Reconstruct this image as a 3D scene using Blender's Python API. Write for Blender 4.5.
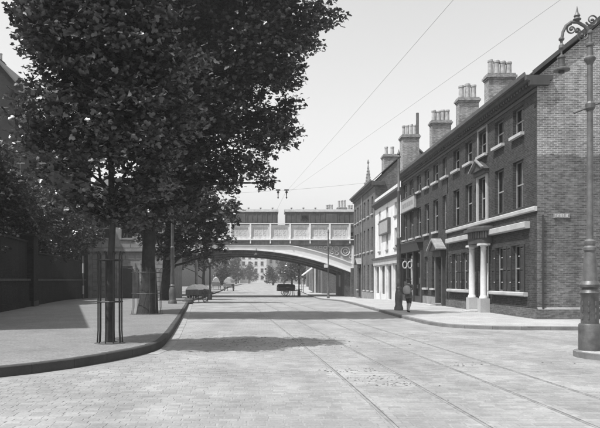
import bpy, math, random
import numpy as np
from mathutils import Vector
R = math.radians
random.seed(7); rng = np.random.default_rng(7)
for o in list(bpy.data.objects): bpy.data.objects.remove(o)
SC = bpy.context.scene
COL = SC.collection
# ------------------------------------------------------------------ camera (shift lens, optical axis along the street)
F, H, PX, PY = 640.0, 1.65, 264.0, 280.0        # focal length in photo pixels, eye height, vanishing point
cd = bpy.data.cameras.new('camera'); cam = bpy.data.objects.new('camera', cd); COL.objects.link(cam)
cam.location = (0, 0, H); cam.rotation_euler = (R(90), 0, 0)
cd.sensor_width = 36; cd.lens = F/600*36; cd.shift_x = (300-PX)/600; cd.shift_y = (PY-214)/600
cd.clip_start = 0.1; cd.clip_end = 3000
SC.camera = cam
# ------------------------------------------------------------------ sky and sun
EL, AZ = R(62), R(61)                            # elevation; heading of the light measured from +Y towards +X
world = bpy.data.worlds.new('World'); SC.world = world; world.use_nodes = True
nt = world.node_tree; nt.nodes.clear()
sky = nt.nodes.new('ShaderNodeTexSky'); sky.sky_type = 'NISHITA'; sky.sun_disc = False
sky.sun_elevation = EL; sky.sun_rotation = AZ + math.pi; sky.air_density = 1.0; sky.dust_density = 3.0; sky.ozone_density = 1.0
sep = nt.nodes.new('ShaderNodeSeparateColor')    # a blue-sensitive plate records the sky through its blue light only
bg = nt.nodes.new('ShaderNodeBackground'); bg.inputs['Strength'].default_value = 0.13
out = nt.nodes.new('ShaderNodeOutputWorld')
nt.links.new(sky.outputs[0], sep.inputs[0]); nt.links.new(sep.outputs['Blue'], bg.inputs['Color']); nt.links.new(bg.outputs[0], out.inputs[0])
sd = bpy.data.lights.new('sun', 'SUN'); sd.energy = 3.7; sd.angle = R(0.6); sd.color = (1, 1, 1)
sun = bpy.data.objects.new('sun', sd); COL.objects.link(sun)
ld = Vector((math.cos(EL)*math.sin(AZ), math.cos(EL)*math.cos(AZ), -math.sin(EL)))
sun.rotation_euler = ld.to_track_quat('-Z', 'Y').to_euler(); sun.location = (-30, -10, 60)
vs = SC.view_settings; vs.view_transform = 'Standard'; vs.look = 'None'; vs.exposure = 0.75; vs.gamma = 1; vs.use_curve_mapping = False

# ------------------------------------------------------------------ materials (the plate is black and white: every colour is a grey)
def g(v): return (v, v, v, 1)
def newmat(name):
    m = bpy.data.materials.new(name); m.use_nodes = True
    t = m.node_tree; b = t.nodes['Principled BSDF']; return m, t, b
def nd(t, typ, **kw):
    n = t.nodes.new(typ)
    for k, v in kw.items():
        if k in n.inputs: n.inputs[k].default_value = v
        else: setattr(n, k, v)
    return n
def ramp(t, src, p0, v0, p1, v1):
    r = t.nodes.new('ShaderNodeValToRGB'); e = r.color_ramp.elements
    e[0].position = p0; e[0].color = g(v0); e[1].position = p1; e[1].color = g(v1)
    t.links.new(src, r.inputs[0]); return r.outputs[0]
def mul(t, a, b_):
    n = t.nodes.new('ShaderNodeMix'); n.data_type = 'RGBA'; n.blend_type = 'MULTIPLY'; n.inputs[0].default_value = 1
    t.links.new(a, n.inputs[6]); t.links.new(b_, n.inputs[7]); return n.outputs[2]
def mixc(t, fac, a, b_):
    n = t.nodes.new('ShaderNodeMix'); n.data_type = 'RGBA'
    t.links.new(fac, n.inputs[0])
    for s, i in ((a, 6), (b_, 7)):
        if isinstance(s, (int, float)): n.inputs[i].default_value = g(s)
        else: t.links.new(s, n.inputs[i])
    return n.outputs[2]
def bump(t, b, h, strength, dist=0.02):
    n = t.nodes.new('ShaderNodeBump'); n.inputs['Strength'].default_value = strength; n.inputs['Distance'].default_value = dist
    t.links.new(h, n.inputs['Height']); t.links.new(n.outputs[0], b.inputs['Normal'])
def pos(t): return t.nodes.new('ShaderNodeNewGeometry').outputs['Position']
def noise(t, vec, scale, detail=4, rough=0.55):
    n = nd(t, 'ShaderNodeTexNoise', Scale=scale, Detail=detail, Roughness=rough)
    if vec is not None: t.links.new(vec, n.inputs['Vector'])
    return n.outputs[0]
def scaled(t, vec, sx, sy, sz):
    n = t.nodes.new('ShaderNodeMapping'); n.inputs['Scale'].default_value = (sx, sy, sz); t.links.new(vec, n.inputs['Vector']); return n.outputs[0]
def wallvec(t):
    "u along the wall, v up: picks x or y by the way the face looks"
    ge = t.nodes.new('ShaderNodeNewGeometry')
    s = t.nodes.new('ShaderNodeSeparateXYZ'); t.links.new(ge.outputs['Position'], s.inputs[0])
    n = t.nodes.new('ShaderNodeSeparateXYZ'); t.links.new(ge.outputs['True Normal'], n.inputs[0])
    a = nd(t, 'ShaderNodeMath', operation='ABSOLUTE'); t.links.new(n.outputs[0], a.inputs[0])
    gt = nd(t, 'ShaderNodeMath', operation='GREATER_THAN'); gt.inputs[1].default_value = 0.7; t.links.new(a.outputs[0], gt.inputs[0])
    mx = t.nodes.new('ShaderNodeMix'); mx.data_type = 'FLOAT'
    t.links.new(gt.outputs[0], mx.inputs[0]); t.links.new(s.outputs[0], mx.inputs[2]); t.links.new(s.outputs[1], mx.inputs[3])
    c = t.nodes.new('ShaderNodeCombineXYZ'); t.links.new(mx.outputs[0], c.inputs[0]); t.links.new(s.outputs[2], c.inputs[1])
    return c.outputs[0], s.outputs[2]
def plain(name, v, rough=0.7, var=0.25, nscale=3.0, bstr=0.15, bscale=40, streak=False, metal=0.0):
    m, t, b = newmat(name); p = pos(t)
    n1 = noise(t, p, nscale, 5)
    c = ramp(t, n1, 0.3, v*(1-var), 0.72, v*(1+var))
    n2 = noise(t, p, bscale, 3)
    c = mul(t, c, ramp(t, n2, 0.25, 0.8, 0.75, 1.1))
    if streak:
        n3 = noise(t, scaled(t, p, 3.0, 3.0, 0.25), 2.0, 4)
        c = mul(t, c, ramp(t, n3, 0.35, 0.8, 0.62, 1.03))
    t.links.new(c, b.inputs['Base Color']); b.inputs['Roughness'].default_value = rough; b.inputs['Metallic'].default_value = metal
    if bstr: bump(t, b, n2, bstr, 0.01)
    return m
def brickmat(name, c1, c2, mort, bw=0.215, rh=0.072, ms=0.008, soot=0.35, upper=None):
    m, t, b = newmat(name); vec, z = wallvec(t)
    br = nd(t, 'ShaderNodeTexBrick', Scale=1.0)
    br.inputs['Brick Width'].default_value = bw; br.inputs['Row Height'].default_value = rh
    br.inputs['Mortar Size'].default_value = ms; br.inputs['Mortar Smooth'].default_value = 0.2; br.inputs['Bias'].default_value = -0.1
    br.inputs['Color1'].default_value = g(c1); br.inputs['Color2'].default_value = g(c2); br.inputs['Mortar'].default_value = g(mort)
    t.links.new(vec, br.inputs['Vector'])
    c = br.outputs[0]
    if upper:                                     # paler, whitish-jointed brickwork above a ragged line (a lower house once leaned here)
        b2 = nd(t, 'ShaderNodeTexBrick', Scale=1.0)
        b2.inputs['Brick Width'].default_value = bw; b2.inputs['Row Height'].default_value = rh; b2.inputs['Mortar Size'].default_value = 0.011
        b2.inputs['Mortar Smooth'].default_value = 0.2; b2.inputs['Bias'].default_value = -0.1
        b2.inputs['Color1'].default_value = g(upper[1]*0.5); b2.inputs['Color2'].default_value = g(upper[1]); b2.inputs['Mortar'].default_value = g(upper[2])
        t.links.new(vec, b2.inputs['Vector'])
        nn = noise(t, vec, 1.6, 4)
        ad = nd(t, 'ShaderNodeMath', operation='MULTIPLY_ADD'); ad.inputs[1].default_value = 0.55; t.links.new(nn, ad.inputs[0]); t.links.new(z, ad.inputs[2])
        mr = nd(t, 'ShaderNodeMapRange'); mr.inputs['From Min'].default_value = upper[0]+0.27; mr.inputs['From Max'].default_value = upper[0]+0.33
        t.links.new(ad.outputs[0], mr.inputs['Value'])
        c = mixc(t, mr.outputs[0], c, b2.outputs[0])
    p = pos(t)
    c = mul(t, c, ramp(t, noise(t, p, 0.55, 6, 0.65), 0.3, 1-soot, 0.7, 1.15))
    c = mul(t, c, ramp(t, noise(t, scaled(t, p, 2.2, 2.2, 0.22), 1.5, 4), 0.3, 1-soot*0.7, 0.62, 1.05))
    c = mul(t, c, ramp(t, noise(t, scaled(t, vec, 4.3, 12.8, 1), 1.0, 1), 0.3, 0.7, 0.7, 1.25))
    t.links.new(c, b.inputs['Base Color']); b.inputs['Roughness'].default_value = 0.9; b.inputs['Specular IOR Level'].default_value = 0.2
    inv = nd(t, 'ShaderNodeMath', operation='SUBTRACT'); inv.inputs[0].default_value = 1; t.links.new(br.outputs['Fac'], inv.inputs[1])
    bump(t, b, inv.outputs[0], 0.5, 0.012)
    return m
def roadmat(name):
    m, t, b = newmat(name); p = pos(t)
    br = nd(t, 'ShaderNodeTexBrick', Scale=1.0)
    br.inputs['Brick Width'].default_value = 0.2; br.inputs['Row Height'].default_value = 0.125; br.inputs['Mortar Size'].default_value = 0.008; br.inputs['Mortar Smooth'].default_value = 0.4
    br.inputs['Color1'].default_value = g(0.235); br.inputs['Color2'].default_value = g(0.275); br.inputs['Mortar'].default_value = g(0.19)
    t.links.new(p, br.inputs['Vector'])
    c = mul(t, br.outputs[0], ramp(t, noise(t, p, 0.5, 7, 0.72), 0.32, 0.72, 0.66, 1.12))
    c = mul(t, c, ramp(t, noise(t, scaled(t, p, 1.2, 0.35, 1), 0.8, 5), 0.33, 0.82, 0.6, 1.05))
    c = mul(t, c, ramp(t, noise(t, p, 14, 3), 0.25, 0.82, 0.75, 1.12))
    # dung and damp trodden into the setts between the rails, in ragged patches
    st = noise(t, scaled(t, p, 1.0, 2.2, 1), 2.1, 7, 0.75)
    c = mul(t, c, ramp(t, st, 0.63, 1.0, 0.70, 0.45))
    t.links.new(c, b.inputs['Base Color']); b.inputs['Roughness'].default_value = 0.85
    inv = nd(t, 'ShaderNodeMath', operation='SUBTRACT'); inv.inputs[0].default_value = 1; t.links.new(br.outputs['Fac'], inv.inputs[1])
    bump(t, b, inv.outputs[0], 0.35, 0.01)
    return m
def settmat(name, v):
    m, t, b = newmat(name); p = pos(t)
    oi = t.nodes.new('ShaderNodeNewGeometry').outputs['Random Per Island']
    c = ramp(t, oi, 0, v*0.86, 1, v*1.14)
    c = mul(t, c, ramp(t, noise(t, p, 0.5, 7, 0.72), 0.32, 0.72, 0.66, 1.12))
    c = mul(t, c, ramp(t, noise(t, scaled(t, p, 1.2, 0.35, 1), 0.8, 5), 0.33, 0.82, 0.6, 1.05))
    n2 = noise(t, p, 30, 3); c = mul(t, c, ramp(t, n2, 0.25, 0.8, 0.75, 1.12))
    st = noise(t, scaled(t, p, 1.0, 2.2, 1), 2.1, 7, 0.75)
    c = mul(t, c, ramp(t, st, 0.64, 1.0, 0.71, 0.5))
    t.links.new(c, b.inputs['Base Color']); b.inputs['Roughness'].default_value = 0.8
    bump(t, b, n2, 0.3, 0.01); return m
def pavemat(name, v):
    m, t, b = newmat(name); p = pos(t)
    br = nd(t, 'ShaderNodeTexBrick', Scale=1.0)
    br.inputs['Brick Width'].default_value = 0.3; br.inputs['Row Height'].default_value = 0.16; br.inputs['Mortar Size'].default_value = 0.01; br.inputs['Mortar Smooth'].default_value = 0.5
    br.inputs['Color1'].default_value = g(v*0.92); br.inputs['Color2'].default_value = g(v*1.06); br.inputs['Mortar'].default_value = g(v*0.72)
    t.links.new(p, br.inputs['Vector'])
    n1 = noise(t, p, 25, 4)
    c = mul(t, br.outputs[0], ramp(t, n1, 0.3, 0.7, 0.7, 1.2))
    c = mul(t, c, ramp(t, noise(t, p, 0.7, 6, 0.65), 0.3, 0.82, 0.7, 1.12)); c = mul(t, c, ramp(t, noise(t, p, 6, 5, 0.7), 0.3, 0.85, 0.7, 1.1))
    t.links.new(c, b.inputs['Base Color']); b.inputs['Roughness'].default_value = 0.9
    bump(t, b, n1, 0.3, 0.015); return m
def leafmat(name, v):
    m, t, b = newmat(name)
    oi = t.nodes.new('ShaderNodeNewGeometry').outputs['Random Per Island']
    c = ramp(t, oi, 0, v*0.35, 1, v*1.7)
    t.links.new(c, b.inputs['Base Color']); b.inputs['Roughness'].default_value = 0.36; b.inputs['Specular IOR Level'].default_value = 0.75
    tr = t.nodes.new('ShaderNodeBsdfTranslucent'); t.links.new(c, tr.inputs[0])
    mx = t.nodes.new('ShaderNodeMixShader'); mx.inputs[0].default_value = 0.12
    t.links.new(b.outputs[0], mx.inputs[1]); t.links.new(tr.outputs[0], mx.inputs[2])
    t.links.new(mx.outputs[0], t.nodes['Material Output'].inputs[0]); return m
def glassmat(name):
    m, t, b = newmat(name)
    b.inputs['Base Color'].default_value = g(0.015); b.inputs['Roughness'].default_value = 0.06
    nn = noise(t, pos(t), 2.5, 2); bump(t, b, nn, 0.08, 0.05)
    tr = t.nodes.new('ShaderNodeBsdfTransparent'); tr.inputs[0].default_value = g(0.85)
    mx = t.nodes.new('ShaderNodeMixShader'); mx.inputs[0].default_value = 0.6
    t.links.new(b.outputs[0], mx.inputs[1]); t.links.new(tr.outputs[0], mx.inputs[2])
    t.links.new(mx.outputs[0], t.nodes['Material Output'].inputs[0]); return m

M = {}
M['road'] = roadmat('road_setts')
M['sett'] = settmat('granite_sett', 0.24)
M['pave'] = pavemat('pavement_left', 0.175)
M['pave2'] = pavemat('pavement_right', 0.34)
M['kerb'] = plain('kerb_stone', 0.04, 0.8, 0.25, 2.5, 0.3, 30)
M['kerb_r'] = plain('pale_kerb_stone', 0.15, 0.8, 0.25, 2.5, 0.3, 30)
M['gutter'] = plain('gutter_stone', 0.26, 0.8, 0.25, 2.0, 0.3, 30)
M['brick'] = brickmat('terrace_brick', 0.030, 0.056, 0.075, soot=0.3)
M['gable'] = brickmat('gable_brick', 0.08, 0.16, 0.19, soot=0.3, upper=(6.5, 0.26, 0.40))
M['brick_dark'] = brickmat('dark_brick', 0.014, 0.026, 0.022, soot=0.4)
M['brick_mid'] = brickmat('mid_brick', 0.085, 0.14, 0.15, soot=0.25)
M['brick_chim'] = brickmat('chimney_brick', 0.18, 0.33, 0.38, soot=0.35)
M['abut'] = brickmat('abutment_brick', 0.09, 0.15, 0.14, soot=0.45)
M['stucco'] = plain('white_stucco', 0.66, 0.85, 0.10, 1.5, 0.2, 25, streak=True)
M['stone'] = plain('pale_stone', 0.38, 0.85, 0.15, 1.3, 0.25, 30)
M['stone_d'] = plain('weathered_stone', 0.22, 0.9, 0.3, 2.0, 0.3, 25, streak=True)
M['ledge'] = plain('sooty_ledge', 0.05, 0.9, 0.4, 2.0, 0.3, 25)
M['ashlar'] = plain('grey_ashlar', 0.20, 0.9, 0.25, 1.7, 0.3, 25)
M['cornice'] = plain('cornice_paint', 0.05, 0.7, 0.25, 2.0, 0.15, 30, streak=True)
M['white'] = plain('white_paint', 0.6, 0.5, 0.08, 3.0, 0.1, 40)
M['sash'] = plain('sash_paint', 0.26, 0.5, 0.2, 3.0, 0.1, 40)
M['dark'] = plain('dark_paint', 0.025, 0.45, 0.3, 3.0, 0.1, 40)
M['shut'] = plain('shutter_paint', 0.03, 0.5, 0.3, 4.0, 0.1, 40)
M['slate'] = plain('roof_slate', 0.07, 0.6, 0.35, 4.0, 0.3, 12)
M['lead'] = plain('lead_gutter', 0.10, 0.6, 0.25, 2.5, 0.15, 30)
M['pot'] = plain('chimney_pot_clay', 0.33, 0.8, 0.3, 5.0, 0.2, 30)
M['iron'] = plain('painted_iron', 0.075, 0.45, 0.35, 6.0, 0.25, 45)
M['iron_l'] = plain('grey_painted_iron', 0.10, 0.5, 0.35, 5.0, 0.2, 45, streak=True)
M['iron_b'] = plain('black_iron', 0.015, 0.5, 0.3, 6.0, 0.15, 40)
M['rail'] = plain('worn_steel', 0.21, 0.5, 0.35, 5.0, 0.1, 40)
M['groove'] = plain('rail_groove', 0.09, 0.9, 0.4, 5.0, 0.2, 40)
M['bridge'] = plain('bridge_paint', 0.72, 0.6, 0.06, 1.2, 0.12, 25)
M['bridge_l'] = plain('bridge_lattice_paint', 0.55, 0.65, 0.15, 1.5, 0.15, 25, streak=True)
M['girder'] = plain('shade_dark_girder', 0.19, 0.8, 0.35, 1.5, 0.2, 25, streak=True)  # dark tone paints in the shade below the parapet plate and deck
M['spandrel'] = plain('spandrel_paint', 0.36, 0.7, 0.2, 1.5, 0.15, 25, streak=True)
M['van'] = plain('van_boards', 0.075, 0.6, 0.3, 1.8, 0.15, 30, streak=True)
M['van_roof'] = plain('van_roof', 0.2, 0.7, 0.25, 2.0, 0.15, 25)
M['glass'] = glassmat('window_glass')
M['curtain'] = plain('net_curtain', 0.36, 0.9, 0.15, 4.0, 0.2, 20)
M['blind'] = plain('dark_blind', 0.16, 0.9, 0.2, 3.0, 0.1, 20)
M['bark'] = plain('plane_bark', 0.028, 0.9, 0.55, 3.5, 0.7, 14)
M['leafA'] = leafmat('leaf_near', 0.055)
M['leafB'] = leafmat('leaf_far', 0.036)
M['leafH'] = leafmat('leaf_garden', 0.028)
M['wood'] = plain('cart_wood', 0.12, 0.8, 0.3, 4.0, 0.3, 30)
M['canvas'] = plain('pale_canvas', 0.78, 0.9, 0.15, 4.0, 0.3, 20)
M['cloth'] = plain('dark_wool', 0.05, 0.95, 0.25, 8.0, 0.3, 60)
M['cloth2'] = plain('grey_wool', 0.10, 0.95, 0.25, 8.0, 0.3, 60)
M['skin'] = plain('skin', 0.36, 0.6, 0.08, 6.0, 0.05, 60)
M['dung'] = plain('trodden_dung', 0.085, 0.95, 0.3, 9.0, 0.4, 50)
M['sign'] = plain('sign_board', 0.30, 0.7, 0.15, 4.0, 0.1, 40)
M['soil'] = plain('soil', 0.07, 0.95, 0.3, 3.0, 0.4, 30)

# ------------------------------------------------------------------ mesh helpers
class MB:
    def __init__(s): s.v = []; s.f = []
    def add(s, vs_, fs):
        n = len(s.v); s.v += [tuple(p) for p in vs_]; s.f += [tuple(i+n for i in q) for q in fs]; return s
    def box(s, x0, x1, y0, y1, z0, z1):
        return s.add([(x0,y0,z0),(x1,y0,z0),(x1,y1,z0),(x0,y1,z0),(x0,y0,z1),(x1,y0,z1),(x1,y1,z1),(x0,y1,z1)],
                     [(0,3,2,1),(4,5,6,7),(0,1,5,4),(1,2,6,5),(2,3,7,6),(3,0,4,7)])
    def tube(s, pts, rs, n=8, caps=True):
        pts = [Vector(p) for p in pts]
        if not hasattr(rs, '__len__'): rs = [rs]*len(pts)
        base = len(s.v); up = None
        for i, p in enumerate(pts):
            d = (pts[min(i+1, len(pts)-1)] - pts[max(i-1, 0)]).normalized()
            a = Vector((0,0,1)) if abs(d.z) < 0.9 else Vector((1,0,0))
            u = d.cross(a).normalized() if up is None else (up - d*up.dot(d)).normalized()
            up = u; w = d.cross(u)
            for k in range(n):
                an = 2*math.pi*k/n; s.v.append(tuple(p + (u*math.cos(an) + w*math.sin(an))*rs[i]))
        for i in range(len(pts)-1):
            for k in range(n):
                a = base+i*n+k; b_ = base+i*n+(k+1) % n; s.f.append((a, b_, b_+n, a+n))
        if caps:
            s.f.append(tuple(base+k for k in range(n))[::-1]); e = base+(len(pts)-1)*n; s.f.append(tuple(e+k for k in range(n)))
        return s
    def lathe(s, prof, n=14, c=(0,0,0)):
        "prof: list of (r, z)"
        base = len(s.v)
        for r, z in prof:
            for k in range(n):
                an = 2*math.pi*k/n; s.v.append((c[0]+r*math.cos(an), c[1]+r*math.sin(an), c[2]+z))
        for i in range(len(prof)-1):
            for k in range(n):
                a = base+i*n+k; b_ = base+i*n+(k+1) % n; s.f.append((a, b_, b_+n, a+n))
        s.f.append(tuple(base+k for k in range(n))[::-1]); e = base+(len(prof)-1)*n; s.f.append(tuple(e+k for k in range(n)))
        return s
    def prism(s, poly, axis, a0, a1):
        "poly of (p,q); axis 'x': (y,z), 'y': (x,z), 'z': (x,y)"
        f = {'x': lambda p, q, a: (a, p, q), 'y': lambda p, q, a: (p, a, q), 'z': lambda p, q, a: (p, q, a)}[axis]
        n = len(poly); base = len(s.v)
        for a in (a0, a1): s.v += [f(p, q, a) for p, q in poly]
        s.f.append(tuple(base+k for k in range(n))); s.f.append(tuple(base+n+k for k in range(n))[::-1])
        for k in range(n):
            j = (k+1) % n; s.f.append((base+k, base+n+k, base+n+j, base+j))
        return s
    def mesh(s, name, mt, smooth=False):
        me = bpy.data.meshes.new(name); me.from_pydata(s.v, [], s.f); me.materials.append(mt)
        import bmesh
        bm = bmesh.new(); bm.from_mesh(me); bmesh.ops.recalc_face_normals(bm, faces=bm.faces); bm.to_mesh(me); bm.free()
        if smooth:
            me.polygons.foreach_set('use_smooth', [len(p.vertices) <= 4 for p in me.polygons])
        if smooth: me.set_sharp_from_angle(angle=R(38))
        me.update(); return me
    def build(s, name, mt, parent=None, smooth=False, origin=None):
        "vertices are in world space; they are stored relative to the parent's base"
        o_ = Vector(origin) if origin is not None else (WL[parent.name] if parent else Vector((0,0,0)))
        s.v = [(x-o_.x, y-o_.y, z-o_.z) for x, y, z in s.v]
        ob = obj(name, s.mesh(name, M[mt], smooth), parent, (0,0,0) if parent else o_)
        WL[ob.name] = o_; return ob
WL = {}
def obj(name, me, parent=None, loc=(0,0,0), rot=0):
    ob = bpy.data.objects.new(name, me); COL.objects.link(ob)
    ob.location = loc; ob.rotation_euler = (0, 0, rot)
    if parent: ob.parent = parent
    WL[ob.name] = Vector(loc) + (WL[parent.name] if parent else Vector((0,0,0)))
    return ob
def tag(o, label=None, cat=None, group=None, kind=None):
    if label: o['label'] = label
    if cat: o['category'] = cat
    if group: o['group'] = group
    if kind: o['kind'] = kind
    return o
def thing(name, loc, label, cat, group=None):
    o = obj(name, None, None, loc); o.empty_display_size = 0.2
    return tag(o, label, cat, group)
def sm(a, b, t): t = min(1, max(0, (t-a)/(b-a))); return t*t*(3-2*t)
def gz(Y): return -0.5*sm(44, 76, Y) + 0.5*sm(98, 160, Y)        # the street dips under the railway bridge
def at(px, py, z=0.0):
    "photo pixel -> point where its ray meets height z (ground taken as level)"
    Y = (H-z)*F/(py-PY); return ((px-PX)*Y/F, Y, z)
def arc(cx, cy, r, a0, a1, n): return [(cx+r*math.cos(R(a0+(a1-a0)*i/n)), cy+r*math.sin(R(a0+(a1-a0)*i/n))) for i in range(n+1)]

# ------------------------------------------------------------------ ground, pavements, kerbs
LK = [(-40,6.6),(-20,7.4),(-12,8.0),(-8,8.8),(-5.6,9.9),(-4.45,10.8),(-3.7,11.7),(-3.05,13.0),(-2.62,14.2),(-2.48,15.3),(-2.54,16.6),(-2.76,19.2),(-3.3,25),(-4.55,37.7),(-5.4,46),(-6.4,60),(-7.2,76),(-7.6,95),(-8,160),(-8,260)]
RK = [(60,20.2),(30,20.6),(14,20.85),(10.5,20.95),(8.6,21.05),(7.6,21.3),(6.8,21.8),(6.25,22.6),(6.02,24),(5.95,28),(6.0,40),(6.05,56),(6.1,70),(6.2,84),(6.3,100),(6.6,160),(7.5,260)]
def interp(path, Y):
    for (x0, y0), (x1, y1) in zip(path, path[1:]):
        if y0 <= Y <= y1: return x0+(x1-x0)*(Y-y0)/(y1-y0)
    return path[-1][0] if Y > path[-1][1] else None
ZL, ZR = 0.18, 0.12
ys = [-40,-10,0,3,5]+[6+i*2 for i in range(80)]+[170,190,220,260,320,400,520,700,900]
xs = [-400,-200,-100,-60,-40,-25,-15,-10,-6,-3,0,3,6,10,15,25,40,60,100,200,400]
m = MB(); m.add([(x, y, gz(y)) for y in ys for x in xs], [(j*len(xs)+i, j*len(xs)+i+1, (j+1)*len(xs)+i+1, (j+1)*len(xs)+i) for j in range(len(ys)-1) for i in range(len(xs)-1)])
road = tag(m.build('road', 'road', smooth=True), kind='structure')
def refine(path):
    rows = []
    for (x0, y0), (x1, y1) in zip(path, path[1:]):
        n = max(1, int((y1-y0)/3)) if y0 > 20 else 2
        rows += [(x0+(x1-x0)*k/n, y0+(y1-y0)*k/n) for k in range(n)]
    return rows+[path[-1]]
def pavement(name, mt, path, xfar, dz, inset):
    rows = refine(path); m = MB(); s = 1 if xfar > 0 else -1
    vs_ = []
    for x, y in rows: vs_ += [(x+s*inset, y+0.0, gz(y)+dz), (x+s*max(3, abs(xfar-x)*0.3), y, gz(y)+dz), (xfar, y, gz(y)+dz)]
    # the first row bends along the side street: its kerb runs mainly in x
    m.add(vs_, [(i*3+k, i*3+k+1, i*3+k+4, i*3+k+3) for i in range(len(rows)-1) for k in range(2)])
    return tag(m.build(name, mt, smooth=False), kind='structure')
kerb_me = {}
def kerbs(path, dz, parent, ymax, side, name='kerb_stone', mt='kerb', w=0.16, L=0.92, off=0.0, top=0.006, skip=None):
    P = [Vector((x, y)) for x, y in path]; S = [0]
    for a, b in zip(P, P[1:]): S.append(S[-1]+(b-a).length)
    def pt(s):
        for i in range(len(S)-1):
            if S[i] <= s <= S[i+1]: return P[i]+(P[i+1]-P[i])*((s-S[i])/(S[i+1]-S[i]))
        return P[-1]
    if (mt, w) not in kerb_me:
        b = MB(); c = 0.018
        b.prism([(-w/2, -0.3), (w/2, -0.3), (w/2, -c), (w/2-c, 0), (-w/2+c, 0), (-w/2, -c)], 'x', -0.5, 0.5)
        kerb_me[(mt, w)] = b.mesh(name, M[mt])
    me = kerb_me[(mt, w)]; s = 0.0; n = 0
    while s+L < S[-1]:
        a, b = pt(s), pt(s+L); mid = (a+b)/2; d = (b-a)
        s += L
        if a.y > ymax or abs(mid.x) > 26 or (skip and skip(mid)): continue
        nrm = Vector((-d.y, d.x)).normalized()*side
        q = mid + nrm*(w/2+off)
        za, zb = gz(a.y)+dz+top, gz(b.y)+dz+top
        ob = obj(name, me, parent, (q.x, q.y, (za+zb)/2 + random.uniform(-0.004, 0.004)), math.atan2(d.y, d.x))
        ob.rotation_euler[1] = -math.atan2(zb-za, d.length); ob.scale = ((d.length-0.008), 1, 1); n += 1
    return n
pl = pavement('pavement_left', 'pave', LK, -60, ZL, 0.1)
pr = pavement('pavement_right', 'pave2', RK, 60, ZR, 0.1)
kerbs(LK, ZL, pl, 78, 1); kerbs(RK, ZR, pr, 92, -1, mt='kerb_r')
# pale channel stones along the left kerb beyond the corner
kerbs([p for p in LK if p[1] > 14], 0.0, road, 62, -1, 'channel_stone', 'gutter', 0.26, 0.8, 0.02, 0.012)
# refuge round the near lamp
def refuge():
    cx, cy = 8.35, 13.65
    ring = [(cx+1.55*math.cos(R(a)), cy+1.0*math.sin(R(a))) for a in range(0, 360, 15)]
    m = MB(); m.prism(ring, 'z', -0.1, 0.115); o = tag(m.build('refuge_island', 'pave2'), kind='structure')
    for k in range(24):
        a, b = Vector(ring[k]), Vector(ring[(k+1) % 24]); ao = Vector((cx, cy)); d = b-a
        mm = MB(); e = 0.13
        A2, B2 = a+(a-ao).normalized()*e, b+(b-ao).normalized()*e
        A1, B1 = a+(a-ao).normalized()*0.003, b+(b-ao).normalized()*0.003
        mm.prism([tuple(A1), tuple(A2), tuple(B2), tuple(B1)], 'z', -0.1, 0.121); mm.build('kerb_stone', 'kerb_r', o)
refuge()

# ------------------------------------------------------------------ tram tracks (narrow gauge, swinging gently to the right)
def tx(x16, Y): return x16 - 0.068*(Y-16) - (0.0022*(14-Y)**2 if Y < 14 else 0)
RAILS = [(0.98, 2.02), (3.22, 4.22)]
for k, pair in enumerate(RAILS):
    t = thing('tram_track', (pair[0], 16, 0), ['left tram track of two grooved rails sunk in the setts', 'right tram track of two grooved rails, nearest the brick terrace'][k], 'tram track', 'tram tracks along the street')
    for x16 in pair:
        rows = [4+i*1.5 for i in range(50)]+[80+i*6 for i in range(25)]
        for nm, w0, w1, dz, mt in (('rail', -0.020, 0.016, 0.0065, 'rail'), ('rail_groove', 0.017, 0.031, 0.0045, 'groove'), ('check_rail', 0.032, 0.042, 0.0065, 'rail')):
            mb = MB(); v = []
            for Y in rows:
                x = tx(x16, Y); z = gz(Y)+dz; v += [(x+w0, Y, z-0.03), (x+w0, Y, z), (x+w1, Y, z), (x+w1, Y, z-0.03)]
            mb.add(v, [(i*4+j, i*4+j+1, i*4+j+5, i*4+j+4) for i in range(len(rows)-1) for j in range(3)])
            mb.build(nm, mt, t)
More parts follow.
